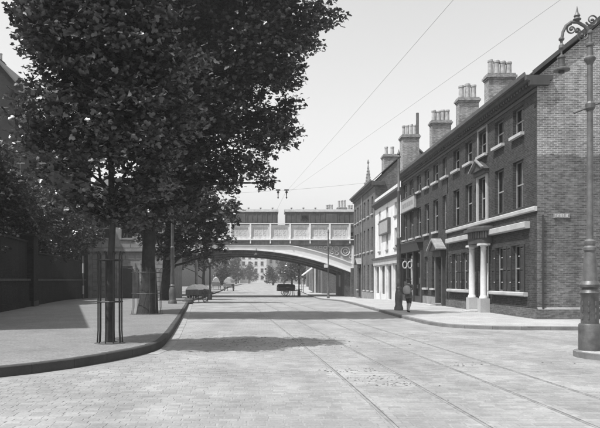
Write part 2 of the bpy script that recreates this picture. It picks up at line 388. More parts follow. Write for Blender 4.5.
# ------------------------------------------------------------------ setts, real stones in the foreground
def near_rail(x, y): return any(abs(x-tx(r, y)-0.01) < 0.125 for p in RAILS for r in p)
def setts():
    lx, ly = 0.2, 0.125; stones = []
    y = 6.3; row = 0
    while y < 20.5:
        xl, xr = -0.45*y-0.5, 0.56*y+0.5
        x = xl - (row % 2)*lx/2 - random.random()*0.05
        while x < xr:
            w = lx*random.uniform(0.85, 1.15); cx = x+w/2
            k = interp(LK, y); ok = True
            if k is not None and cx < k+0.5: ok = False
            if y > 14 and cx < interp(LK, y)+0.55: ok = False
            if near_rail(cx, y): ok = False
            if ((cx-8.35)/1.85)**2+((y-13.65)/1.3)**2 < 1: ok = False
            if ok: stones.append((cx, y, w, ly*random.uniform(0.9, 1.0), random.uniform(0.003, 0.0065)))
            x += w
        y += ly; row += 1
    stones.sort(key=lambda s: s[1]+0.15*abs(s[0]-0.3))
    V = []; Fc = []
    def sett_pts(cx, cy, w, l, h):
        a, b = w/2-0.002, l/2-0.002; a2, b2 = a-0.012, b-0.012
        return [(cx-a,cy-b,-0.01),(cx+a,cy-b,-0.01),(cx+a,cy+b,-0.01),(cx-a,cy+b,-0.01),(cx-a2,cy-b2,h),(cx+a2,cy-b2,h),(cx+a2,cy+b2,h),(cx-a2,cy+b2,h)]
    SF = [(4,5,6,7),(0,1,5,4),(1,2,6,5),(2,3,7,6),(3,0,4,7)]
    variants = []
    for w in (0.175, 0.19, 0.2, 0.215):
        b = MB(); b.add(sett_pts(0, 0, w, 0.12, 0.0055), SF); variants.append((w, b.mesh('sett', M['sett'])))
    for cx, cy, w, l, h in stones[:300]:
        me = min(variants, key=lambda q: abs(q[0]-w))[1]
        obj('sett', me, road, (cx, cy, h-0.0055), random.uniform(-0.02, 0.02))
    b = MB()
    for s_ in stones[300:]: b.add(sett_pts(*s_), SF)
    o = b.build('setts', 'sett', road); tag(o, kind='stuff')
setts()
def dung():
    b = MB()
    spots = [(at(px, py), r, n) for px, py, r, n in ((268,341,0.9,34),(290,347,0.8,40),(250,344,0.9,22),(300,338,0.7,20),(230,341,0.8,18),(350,371,0.35,26),(372,378,0.3,26),(390,384,0.35,18),(470,365,0.35,14),(215,336,0.8,14))]
    spots += [((random.uniform(-3, 6), random.uniform(8, 24), 0), 0.3, 2) for _ in range(16)]
    for (x, y, z), r, n in spots:
        for _ in range(int(n*1.8)):
            px, py = x+random.gauss(0, r), y+random.gauss(0, r*0.5); q = random.uniform(0.004, 0.016)*(1+0.05*y); k = random.randint(5, 7)
            ring = [(px+q*random.uniform(0.6, 1.8)*math.cos(2*math.pi*a/k), py+q*random.uniform(0.5, 1.2)*math.sin(2*math.pi*a/k)) for a in range(k)]
            b.add([(u, w, 0.003) for u, w in ring]+[(px, py, 0.007+q*random.uniform(0.15, 0.5))], [(a, (a+1) % k, k) for a in range(k)])
    tag(b.build('dung', 'dung'), 'dark horse droppings trodden over the setts between the tram rails', 'dung', kind='stuff')
dung()

# ------------------------------------------------------------------ windows and walls
def wall_open(m, axis, pc, u0, u1, z0, z1, ops, rev):
    "a wall sheet with real openings; ops = (ua, ub, za, zb); rev = signed depth of the reveals"
    us = sorted({u0, u1, *[o[0] for o in ops], *[o[1] for o in ops]}); zs = sorted({z0, z1, *[o[2] for o in ops], *[o[3] for o in ops]})
    P = (lambda u, z, d=0: (pc+d, u, z)) if axis == 'x' else (lambda u, z, d=0: (u, pc+d, z))
    for i in range(len(us)-1):
        for j in range(len(zs)-1):
            uc, zc = (us[i]+us[i+1])/2, (zs[j]+zs[j+1])/2
            if any(o[0] < uc < o[1] and o[2] < zc < o[3] for o in ops): continue
            m.add([P(us[i], zs[j]), P(us[i+1], zs[j]), P(us[i+1], zs[j+1]), P(us[i], zs[j+1])], [(0,1,2,3)])
    for a, b, c, d in ops:
        for q in (((a,c),(b,c)), ((b,c),(b,d)), ((b,d),(a,d)), ((a,d),(a,c))):
            m.add([P(*q[0]), P(*q[1]), P(*q[1], rev), P(*q[0], rev)], [(0,1,2,3)])
WC = {}
def window_meshes(w, h, cols, rows, bar):
    key = (round(w,2), round(h,2), cols, rows, bar)
    if key in WC: return WC[key]
    m = MB(); f = 0.045
    m.box(-w/2, -w/2+f, 0, 0.08, 0, h); m.box(w/2-f, w/2, 0, 0.08, 0, h); m.box(-w/2+f, w/2-f, 0, 0.08, 0, f); m.box(-w/2+f, w/2-f, 0, 0.08, h-f, h)
    m.box(-w/2+f, w/2-f, 0.012, 0.068, h/2-0.03, h/2+0.03)
    for c in range(1, cols):
        x = -w/2+f+(w-2*f)*c/cols; m.box(x-bar/2, x+bar/2, 0.02, 0.055, f, h/2-0.03); m.box(x-bar/2, x+bar/2, 0.02, 0.055, h/2+0.03, h-f)
    fr = m.mesh('window', M['sash']); panes = []
    rws = [(f, h/2-0.03), (h/2+0.03, h-f)]
    for c in range(cols):
        for a, b in rws:
            x0 = -w/2+f+(w-2*f)*c/cols; x1 = -w/2+f+(w-2*f)*(c+1)/cols
            pm = MB(); pm.box(x0+0.004, x1-0.004, 0.034, 0.04, a, b); panes.append(pm.mesh('pane', M['glass']))
    cu = {}
    for nm, mt, z0, z1, xa, xb in (('cl','curtain',0.04,h-0.04,-w/2+0.03,-w/2+0.36*w), ('cr','curtain',0.04,h-0.04,w/2-0.36*w,w/2-0.03), ('bl','curtain',h*0.52,h-0.04,-w/2+0.03,w/2-0.03), ('bs','curtain',h*0.72,h-0.04,-w/2+0.03,w/2-0.03), ('dk','blind',0.04,h-0.04,-w/2+0.03,w/2-0.03)):
        c = MB(); n = 12; v = []
        for i in range(n+1):
            x = xa+(xb-xa)*i/n; y = 0.16+(0.02*math.sin(i*2.1) if nm in ('cl','cr') else 0); v += [(x, y, z0), (x, y, z1)]
        c.add(v, [(i*2, i*2+2, i*2+3, i*2+1) for i in range(n)]); cu[nm] = c.mesh('curtain', M[mt])
    WC[key] = (fr, panes, cu); return WC[key]
SILL = {}
def window(parent, x, y, z, w, h, rot, sill='stone', cur='', cols=2, bar=0.022, rev=0.15, proud=0.12, head=None):
    "x,y: wall face, z: bottom of the opening; rot 0 looks to -Y, -90 looks to -X"
    fr, panes, cu = window_meshes(w, h, cols, 2, bar); p = WL[parent.name]
    off = Vector((rev, 0)) if rot else Vector((0, rev))
    o = obj('window', fr, parent, (x+off.x-p.x, y+off.y-p.y, z-p.z), rot)
    for pm in panes: obj('pane', pm, o)
    for c in cur.split(): obj('curtain', cu[c], o)
    if sill:
        k = (round(w, 2), sill, proud)
        if k not in SILL:
            b = MB(); b.box(-w/2-0.09, w/2+0.09, -rev-proud, -0.004, -0.13, -0.004); SILL[k] = b.mesh('sill', M[sill])
        obj('sill', SILL[k], o)
    if head:
        k = (round(w, 2), 'h'+head)
        if k not in SILL:
            b = MB(); b.box(-w/2-0.16, w/2+0.16, -rev-0.015, -0.02, h+0.003, h+0.30); SILL[k] = b.mesh('lintel', M[head])
        obj('lintel', SILL[k], o)
    return o
ROTX = -math.pi/2
CURS = ['cl cr', '', 'cr', 'bs', 'cl', 'cl cr', '', 'bs', 'cl']
# ------------------------------------------------------------------ chimney stacks
def stack(parent, xc, yc, zb, zt, wx, wy, pots, ph, mt='brick_chim', pr=0.175, names='chimney'):
    m = MB(); m.box(xc-wx/2, xc+wx/2, yc-wy/2, yc+wy/2, zb, zt-0.34)
    m.box(xc-wx/2-0.05, xc+wx/2+0.05, yc-wy/2-0.05, yc+wy/2+0.05, zt-0.34, zt-0.24)
    m.box(xc-wx/2-0.11, xc+wx/2+0.11, yc-wy/2-0.11, yc+wy/2+0.11, zt-0.24, zt-0.12)
    m.box(xc-wx/2-0.04, xc+wx/2+0.04, yc-wy/2-0.04, yc+wy/2+0.04, zt-0.12, zt)
    c = m.build(names, mt, parent)
    for i in range(pots):
        u = (i+0.5)/pots-0.5; h = ph*random.uniform(0.9, 1.1); r = pr*random.uniform(0.9, 1.1)
        b = MB(); b.lathe([(r*1.08, 0), (r*1.0, h*0.06), (r*0.93, h*0.82), (r*1.1, h*0.83), (r*1.1, h*0.96), (r*0.95, h), (r*0.75, h), (r*0.75, h*0.8), (0.01, h*0.8)], 12, (xc+u*(wx-0.1), yc, zt-0.02))
        b.build('chimney_pot', 'pot', c)
    return c
XF = 10.7
def cornice(parent, y0, y1, zt, x=XF, mt='cornice', dent=True, end=False):
    "moulded eaves cornice with dentils and an iron gutter"
    m = MB(); z = zt
    m.prism([(x-0.02, z-0.55), (x-0.10, z-0.55), (x-0.12, z-0.36), (x-0.30, z-0.30), (x-0.34, z-0.16), (x+0.2, z-0.16), (x+0.2, z-0.55)], 'y', y0, y1)
    c = m.build('cornice', mt, parent)
    b = MB(); b.prism([(x-0.30, z-0.155), (x-0.47, z-0.15), (x-0.50, z), (x-0.46, z), (x-0.43, z-0.1), (x-0.32, z-0.1)], 'y', y0, y1); b.build('gutter', 'lead', c)
    if dent:
        d = MB(); d.box(-0.12, 0, -0.06, 0.06, -0.09, 0); dm = d.mesh('dentil', M[mt]); p = WL[c.name]; y = y0+0.15
        while y < y1-0.1: obj('dentil', dm, c, (x-0.125-p.x, y-p.y, z-0.375-p.z)); y += 0.3
    return c
def pediment_poly(c, half, zb, h): return [(c-half, zb), (c+half, zb), (c, zb+h)]
# ------------------------------------------------------------------ the brick terrace on the right (three houses)
WIN_Y = [26.95+2.165*k for k in range(11)]
def terrace_house(name, label, y0, y1, ops_g, gable=False):
    t = thing(name, (XF, (y0+y1)/2, ZR), label, 'house')
    ww = 1.12; f1 = (4.68, 6.66); f2 = (7.76, 8.9); zt = 9.8
    ys_ = [y for y in WIN_Y if y0 < y < y1]
    ops = [(y-ww/2, y+ww/2, *f1) for y in ys_]+[(y-ww/2, y+ww/2, *f2) for y in ys_]+list(ops_g)
    m = MB(); wall_open(m, 'x', XF, y0, y1, -0.3, 9.66, ops, 0.24)
    w = m.build('wall', 'brick', t)
    for i, y in enumerate(ys_):
        ped = abs(y-WIN_Y[2]) < 0.1
        window(t, XF, y, f1[0], ww, f1[1]-f1[0], ROTX, None if y < 38 else 'stone', CURS[(i*2+int(y)) % 9])
        window(t, XF, y, f2[0], ww, f2[1]-f2[0], ROTX, 'stone', CURS[(i*3+int(y)+4) % 9], proud=0.16)
        if ped:                                           # the window over the porch has a stone surround and pediment
            b = MB(); b.box(XF-0.08, XF+0.02, y-ww/2-0.2, y-ww/2-0.005, 4.56, 6.76); b.box(XF-0.08, XF+0.02, y+ww/2+0.005, y+ww/2+0.2, 4.56, 6.76)
            b.box(XF-0.08, XF+0.02, y-ww/2-0.004, y+ww/2+0.004, 6.664, 6.76); s_ = b.build('window_surround', 'stone', t)
            b = MB(); b.box(XF-0.2, XF+0.02, y-ww/2-0.3, y+ww/2+0.3, 6.763, 6.95); b.build('entablature', 'cornice', s_)
            b = MB(); b.prism(pediment_poly(y, 0.9, 6.96, 0.48), 'x', XF-0.30, XF+0.02); b.build('pediment', 'cornice', s_)
            b = MB(); 
            for sgn in (-1, 1):
                b.prism([(y+sgn*0.97, 6.965), (y, 7.455), (y, 7.53), (y+sgn*1.0, 7.03)], 'x', XF-0.42, XF-0.302)
            b.build('pediment_moulding', 'stone_d', s_)
            b = MB(); b.box(XF-0.05, XF+0.02, y-0.6, y+0.6, 7.665, 9.1-1.34); 
            b = MB(); b.box(XF-0.05, XF+0.02, y-ww/2-0.16, y-ww/2-0.005, 7.7, 9.0); b.box(XF-0.05, XF+0.02, y+ww/2+0.005, y+ww/2+0.16, 7.7, 9.0); b.box(XF-0.05, XF+0.02, y-ww/2-0.16, y+ww/2+0.16, 9.003, 9.1); b.build('window_surround', 'stone_d', t)
    cornice(t, y0+0.002, y1-0.002, zt)
    b = MB(); b.box(XF-0.035, XF+0.02, y0+0.003, y1-0.003, 9.06, 9.2); b.build('frieze_band', 'cornice', t)
    XR, ZRDG, XB, ZB = 13.5, 12.1, 18.6, 8.0
    b = MB(); b.prism([(XF-0.33, zt-0.12), (XR, ZRDG+0.02), (XB, ZB), (XB, ZB-0.14), (XR, ZRDG-0.14), (XF-0.3, zt-0.158)], 'y', y0-(0.06 if gable else 0), y1); b.build('roof', 'slate', t)
    m = MB(); m.box(XB-0.25, XB-0.05, y0+0.01, y1, -0.3, ZB-0.15)
    m.build('rear_wall', 'brick', t)
    gp = [(XF+0.004, -0.3), (XB-0.06, -0.3), (XB-0.06, ZB-0.1), (XR, ZRDG-0.15), (XF+0.004, 9.62)]
    m = MB(); m.prism(gp, 'y', y0+0.005 if not gable else y0, y0+0.22); gw = m.build('gable_wall', 'gable' if gable else 'brick', t)
    if not gable:
        m = MB(); m.prism(gp, 'y', y1-0.2, y1-0.004); m.build('gable_wall', 'brick', t)
    m = MB(); m.box(XF+0.25, XB-0.3, y0+0.25, y1-0.25, 4.1, 4.25); m.box(XF+0.25, XB-0.3, y0+0.25, y1-0.25, 7.2, 7.35); m.build('floor_slab', 'blind', t)
    return t
GW = 0.92
Y0, Y1, Y2, Y3 = 25.1, 37.35, 42.9, 49.6
gwin = [(27.15, 1), (29.05, 1), (34.1, 1), (35.85, 1)]
gops = [(y-GW/2, y+GW/2, 1.16, 3.12) for y, _ in gwin] + [(30.5, 31.7, 0.12, 3.3)]
hc = terrace_house('corner_house', 'three storey brick corner house with white columned porch, shutters and bare gable', Y0, Y1, gops, True)
for i, (y, _) in enumerate(gwin):
    o = window(hc, XF, y, 1.16, GW, 1.96, ROTX, None, ['', 'bs', 'cl', ''][i])
    for sgn in (-1, 1):                                    # louvred shutters folded back against the wall
        m = MB(); sw = 0.44; yc = y+sgn*(GW/2+0.02+sw/2)
        m.box(XF-0.05, XF-0.006, yc-sw/2, yc-sw/2+0.06, 1.14, 3.12); m.box(XF-0.05, XF-0.006, yc+sw/2-0.06, yc+sw/2, 1.14, 3.12)
        for za, zb in ((1.14, 1.24), (2.08, 2.18), (3.03, 3.12)): m.box(XF-0.05, XF-0.006, yc-sw/2+0.06, yc+sw/2-0.06, za, zb)
        sh = m.build('shutter', 'shut', hc)
        for za, zb in ((1.24, 2.08), (2.18, 3.03)):
            b = MB(); z = za+0.01
            while z < zb-0.05:
                b.prism([(XF-0.045, z), (XF-0.04, z-0.008), (XF-0.012, z+0.04), (XF-0.017, z+0.048)], 'y', yc-sw/2+0.061, yc+sw/2-0.061); z += 0.05
            b.build('louvres', 'shut', sh)
        b = MB()
        for z in (1.55, 2.65): b.box(XF-0.065, XF-0.051, yc-sgn*sw/2-0.03, yc-sgn*sw/2+0.09, z-0.02, z+0.02)
        b.build('hinge', 'stone', sh)
# stone courses, sills, ledges and plinth of the corner house
for ya, yb, z0, z1, px_, mt, nm in ((Y0-0.02, Y1-0.01, 4.36, 4.555, 0.11, 'stone', 'string_course'), (25.75, 30.05, 3.74, 4.02, 0.22, 'stone', 'window_ledge'), (32.75, 37.0, 3.74, 4.02, 0.22, 'stone', 'window_ledge'),
                                (25.95, 29.95, 0.98, 1.15, 0.2, 'stone', 'window_sill'), (32.9, 36.9, 0.98, 1.15, 0.2, 'stone', 'window_sill')):
    b = MB(); b.prism([(XF+0.01, z0), (XF-px_*0.8, z0), (XF-px_, z0+0.04), (XF-px_, z1-0.03), (XF-px_*0.75, z1), (XF+0.01, z1)], 'y', ya, yb); b.build(nm, mt, hc)
b = MB(); b.box(XF-0.09, XF+0.01, Y0-0.09, 30.2, -0.2, 0.52); b.build('plinth', 'brick_mid', hc)
b = MB(); b.box(XF-0.09, XF+0.01, 32.5, Y1-0.01, -0.2, 0.52); b.build('plinth', 'brick_mid', hc)
b = MB(); b.box(XF+0.012, 18.5, Y0-0.1, Y0-0.003, -0.2, 0.5); b.build('plinth', 'brick_mid', hc)
b = MB(); b.prism([(Y0-0.1, 0.502), (Y0-0.003, 0.502), (Y0-0.003, 0.58)], 'x', XF+0.012, 18.5); b.build('plinth_weathering', 'stone_d', hc)
b = MB(); b.tube([(XF+0.22, Y0-0.06, 0.4), (XF+0.22, Y0-0.06, 4.2)], 0.035, 8); b.build('drainpipe', 'dark', hc)
# gable verge and cornice return
b = MB(); xa, za, xb, zb = XF-0.2, 9.86, 13.5, 12.26
b.prism([(xa, za-0.20), (xb, zb-0.16), (xb, zb+0.02), (xa, za-0.02)], 'y', Y0-0.16, Y0-0.065); b.build('verge_board', 'cornice', hc)
b = MB(); b.prism([(xb, zb-0.16), (18.6, 8.0), (18.6, 8.18), (xb, zb+0.02)], 'y', Y0-0.16, Y0-0.065); b.build('verge_board', 'cornice', hc)
b = MB(); b.prism([(XF-0.35, 9.25), (XF+0.42, 9.25), (XF+0.42, 9.42), (XF+0.55, 9.46), (XF+0.55, 9.63), (XF-0.48, 9.63), (XF-0.48, 9.46), (XF-0.35, 9.42)], 'y', Y0-0.2, Y0-0.004); b.build('cornice_return', 'cornice', hc)
# porch
def porch():
    yc = 31.1; X0 = XF-0.32
    for y in (yc-0.85, yc+0.85):
        b = MB(); b.box(X0-0.22, X0+0.22, y-0.22, y+0.22, 0.1, 0.78); c = b.build('column_pedestal', 'stone', hc)
        b = MB(); b.lathe([(0.2,0.783),(0.2,0.84),(0.165,0.9),(0.15,0.95),(0.152,1.8),(0.13,3.08),(0.145,3.1),(0.145,3.13),(0.13,3.15),(0.13,3.2),(0.18,3.27),(0.2,3.28)], 18, (X0, y, 0)); b.build('column', 'white', hc, True)
        b = MB(); b.box(X0-0.24, X0+0.24, y-0.24, y+0.24, 3.283, 3.38); b.build('capital', 'white', hc)
    def bow(x_in, proj, half, n=12): return [(x_in, yc+half)]+[(XF-0.2-proj*math.cos(R(-90+180*i/n))**0.6 if abs(math.cos(R(-90+180*i/n))) > 1e-6 else XF-0.2, yc+half*math.sin(R(90-180*i/n))) for i in range(n+1)]+[(x_in, yc-half)]
    for nm, z0, z1, proj, half, mt in (('architrave', 3.384, 3.62, 0.42, 1.12, 'cornice'), ('entablature', 3.623, 3.95, 0.38, 1.09, 'cornice'), ('porch_cornice', 3.953, 4.1, 0.62, 1.34, 'cornice')):
        b = MB(); b.prism(bow(XF+0.01, proj, half), 'z', z0, z1); b.build(nm, mt, hc)
    for i in range(13):
        a = R(-84+14*i); x = XF-0.2-0.385*abs(math.cos(a))**0.6; y = yc+1.1*math.sin(a); b = MB(); b.box(x-0.03, x+0.03, y-0.035, y+0.035, 3.64, 3.94); b.build('flute', 'stone_d', hc)
    b = MB(); b.prism(bow(XF+0.01, 0.45, 1.15), 'z', 4.103, 4.2); b.build('lead_flat', 'lead', hc)
    b = MB(); b.box(X0-0.35, XF+0.3, yc-0.6, yc+0.6, -0.1, 0.2); b.build('step', 'stone', hc)
    b = MB(); b.box(X0-0.62, X0-0.353, yc-0.5, yc+0.5, -0.1, 0.16); b.build('step', 'stone', hc)
    # arched, panelled white doorway
    b = MB(); b.box(XF+0.02, XF+0.1, yc-0.598, yc-0.44, 0.2, 3.29); b.box(XF+0.02, XF+0.1, yc+0.44, yc+0.598, 0.2, 3.29); b.build('door_frame', 'white', hc)
    b = MB(); b.box(XF+0.12, XF+0.17, yc-0.44, yc+0.44, 0.2, 2.35)
    for za, zb in ((0.35, 1.0), (1.15, 2.2)):
        for s_ in (-1, 1): b.box(XF+0.10, XF+0.119, yc+s_*0.21-0.15, yc+s_*0.21+0.15, za, zb)
    d = b.build('door', 'white', hc)
    b = MB(); b.lathe([(0.03,0),(0.03,0.06),(0.005,0.07)], 8, (XF+0.09, yc-0.3, 1.1)); b.build('door_knob', 'dark', d)
    b = MB(); b.box(XF+0.03, XF+0.09, yc-0.44, yc+0.44, 2.353, 2.45); b.build('transom', 'white', d)
    b = MB(); b.prism([(yc-0.435, 2.452), (yc+0.435, 2.452)]+[(yc+0.435*math.cos(R(a)), 2.7+0.5*math.sin(R(a))) for a in range(0, 181, 15)], 'x', XF+0.05, XF+0.06); b.build('fanlight', 'glass', d)
porch()
# small cast street nameplate (its letters cannot be read in the photograph: raised pale strokes)
pn = thing('street_nameplate', (11.62, Y0-0.02, 4.0), 'small pale cast street nameplate high on the bare brick gable', 'sign')
b = MB(); b.box(11.35, 11.98, Y0-0.04, Y0-0.004, 4.08, 4.27); b.build('plate', 'stone_d', pn)
b = MB()
for k in range(9):
    x = 11.40+k*0.06
    if k == 6: continue
    b.box(x, x+0.012, Y0-0.05, Y0-0.041, 4.12, 4.23)
    if k % 3 != 1: b.box(x+0.012, x+0.038, Y0-0.05, Y0-0.041, 4.215, 4.23)
    if k % 2: b.box(x+0.03, x+0.042, Y0-0.05, Y0-0.041, 4.12, 4.214)
b.build('raised_strokes', 'white', pn)
# middle house
mops = [(40.35-0.4, 40.35+0.4, 1.15, 3.2), (42.25-0.42, 42.25+0.42, 1.15, 3.2), (38.1, 39.2, 0.2, 3.0)]
hm = terrace_house('brick_house', 'narrow brick terrace house with pedimented doorway beside the shop', Y1, Y2, mops)
for y in (40.35, 42.25): window(hm, XF, y, 1.15, 0.8 if y < 41 else 0.84, 2.05, ROTX, 'stone', 'cl cr', proud=0.16)
def ped_door(t, yc, w, ztop, zb=0.14, x=XF, mt='stone_d'):
    b = MB(); b.box(x-0.16, x+0.02, yc-w/2-0.26, yc-w/2-0.01, zb, ztop); b.build('pilaster', 'cornice', t)
    b = MB(); b.box(x-0.16, x+0.02, yc+w/2+0.01, yc+w/2+0.26, zb, ztop); b.build('pilaster', 'cornice', t)
    b = MB(); b.box(x-0.28, x+0.02, yc-w/2-0.3, yc+w/2+0.3, ztop+0.003, ztop+0.36); b.build('entablature', 'cornice', t)
    b = MB(); b.prism(pediment_poly(yc, w/2+0.5, ztop+0.37, 0.62), 'x', x-0.5, x+0.02); b.build('pediment', 'dark', t)
    b = MB()
    for sg in (-1, 1): b.prism([(yc+sg*(w/2+0.55), ztop+0.372), (yc, ztop+1.01), (yc, ztop+1.11), (yc+sg*(w/2+0.62), ztop+0.45)], 'x', x-0.62, x-0.02)
    b.build('pediment_moulding', mt, t)
    b = MB(); b.box(x+0.14, x+0.19, yc-w/2+0.002, yc+w/2-0.002, zb+0.1, ztop-0.5)
    for za, zc in ((0.5, 1.1), (1.3, 2.2)):
        for s_ in (-1, 1): b.box(x+0.12, x+0.139, yc+s_*w/4-w/6, yc+s_*w/4+w/6, za, min(zc, ztop-0.6))
    d = b.build('door', 'dark', t)
    b = MB(); b.box(x+0.15, x+0.16, yc-w/2+0.05, yc+w/2-0.05, ztop-0.45, ztop-0.05); b.build('fanlight', 'glass', d)
    b = MB(); b.box(x-0.5, x+0.15, yc-w/2-0.1, yc+w/2+0.1, zb-0.3, zb+0.1); b.build('step', 'stone_d', t)
    b = MB(); b.box(x-0.85, x-0.503, yc-w/2-0.1, yc+w/2+0.1, zb-0.3, zb-0.02+0.04); b.build('step', 'stone', t)
ped_door(hm, 38.65, 1.1, 3.05)
b = MB(); b.box(XF-0.07, XF+0.01, 39.6, Y2-0.01, -0.2, 0.6); b.build('plinth', 'stone_d', hm)
# shop at the far end of the terrace
sops = [(43.25, 49.25, 0.5, 3.6)]
hs = terrace_house('brick_shop', 'brick terrace house with dark shopfront and a long signboard between its upper windows', Y2, Y3, sops)
def shopfront():
    t = hs
    b = MB(); b.prism([(XF-0.25, 3.66), (XF-0.42, 4.18), (XF+0.01, 4.22), (XF+0.01, 3.66)], 'y', 43.1, 49.4); b.build('fascia', 'dark', t)
    b = MB(); b.prism([(XF+0.01, 4.222), (XF-0.46, 4.182), (XF-0.58, 4.3), (XF-0.55, 4.36), (XF+0.01, 4.46)], 'y', 43.0, 49.5); b.build('shop_cornice', 'cornice', t)
    for y in (43.08, 45.3, 47.3, 49.42):
        b = MB(); b.box(XF-0.16, XF+0.02, y-0.13, y+0.13, 0.1, 3.65); b.build('pilaster', 'cornice' if y < 44 else 'dark', t)
    b = MB(); b.box(XF-0.1, XF+0.02, 45.44, 47.16, 0.0, 0.55); b.box(XF-0.1, XF+0.02, 47.44, 49.28, 0.0, 0.55); b.build('stall_riser', 'dark', t)
    b = MB(); b.box(XF+0.02, XF+0.03, 47.44, 49.28, 0.56, 3.6); b.build('shop_window', 'glass', t)
    b = MB(); b.box(XF+0.02, XF+0.03, 43.22, 45.16, 0.56, 3.6); b.build('shop_window', 'glass', t)
    b = MB(); b.box(XF-0.1, XF+0.02, 43.22, 45.16, 0.0, 0.55); b.build('stall_riser', 'dark', t)
    b = MB(); b.box(XF+0.1, XF+0.15, 45.6, 47.0, 0.2, 2.9); b.build('door', 'dark', t)
    b = MB(); b.box(XF-0.06, XF-0.01, 46.0, 46.12, 0.55, 3.4); b.box(XF-0.06, XF-0.01, 46.3, 46.38, 1.6, 3.2); b.build('door_post', 'white', t)
    for y, z, w, h in ((44.6, 2.7, 0.3, 0.3), (44.0, 1.6, 0.5, 0.4), (44.8, 1.2, 0.4, 0.25), (48.6, 1.3, 0.8, 0.5), (47.9, 1.7, 0.3, 0.6), (43.7, 2.9, 0.35, 0.35), (46.6, 2.3, 0.2, 0.6)):
        b = MB(); b.box(XF+0.035, XF+0.05, y-w/2, y+w/2, z-h/2, z+h/2); b.build('window_card', 'canvas', t)
    b = MB(); b.box(XF-0.22, XF-0.06, 44.7, 48.9, 7.0-0.28, 7.0+0.62); sg = b.build('sign_board', 'sign', t)
    b = MB(); b.box(XF-0.25, XF-0.05, 44.62, 48.98, 7.623, 7.70); b.box(XF-0.25, XF-0.05, 44.62, 48.98, 6.64, 6.717); b.build('sign_frame', 'dark', sg)
    b = MB()
    for k in range(15):                                    # worn, unreadable lettering
        y = 48.5-k*0.24
        b.box(XF-0.232, XF-0.221, y-0.05, y-0.02, 7.0, 7.35)
        if k % 2: b.box(XF-0.232, XF-0.221, y-0.02, y+0.06, 7.3, 7.35)
        if k % 3: b.box(XF-0.232, XF-0.221, y+0.03, y+0.06, 7.0, 7.3)
    b.build('lettering', 'stone_d', sg)
shopfront()
hsn = thing('hanging_sign', (XF-0.1, 46.0, 2.7), 'hanging sign of two white rings outside the dark shopfront', 'sign')
b = MB(); b.tube([(XF, 46, 3.2), (XF-0.85, 46, 3.2)], 0.025, 6); b.build('bracket', 'iron_b', hsn)
for xc in (10.13, 10.5):
    b = MB(); b.tube([(xc+0.15*math.cos(2*math.pi*k/20), 46.0, 2.74+0.24*math.sin(2*math.pi*k/20)) for k in range(21)], 0.05, 8, False); b.tube([(xc, 46, 3.19), (xc, 46, 2.98)], 0.012, 5); b.build('ring', 'stone', hsn, True)
b = MB(); b.tube([(XF-0.09, Y3-0.2, 0.1), (XF-0.09, Y3-0.2, 9.2)], 0.05, 8); b.build('drainpipe', 'dark', hs)
# chimneys of the terrace, on the ridge
stack(hc, 13.5, 36.7, 11.3, 13.4, 1.5, 0.7, 4, 0.85, pr=0.155)
stack(hm, 13.5, 43.1-0.6, 11.3, 13.7, 1.3, 0.7, 3, 0.95)
stack(hs, 13.5, 49.0, 11.3, 13.8, 1.45, 0.75, 4, 0.9)

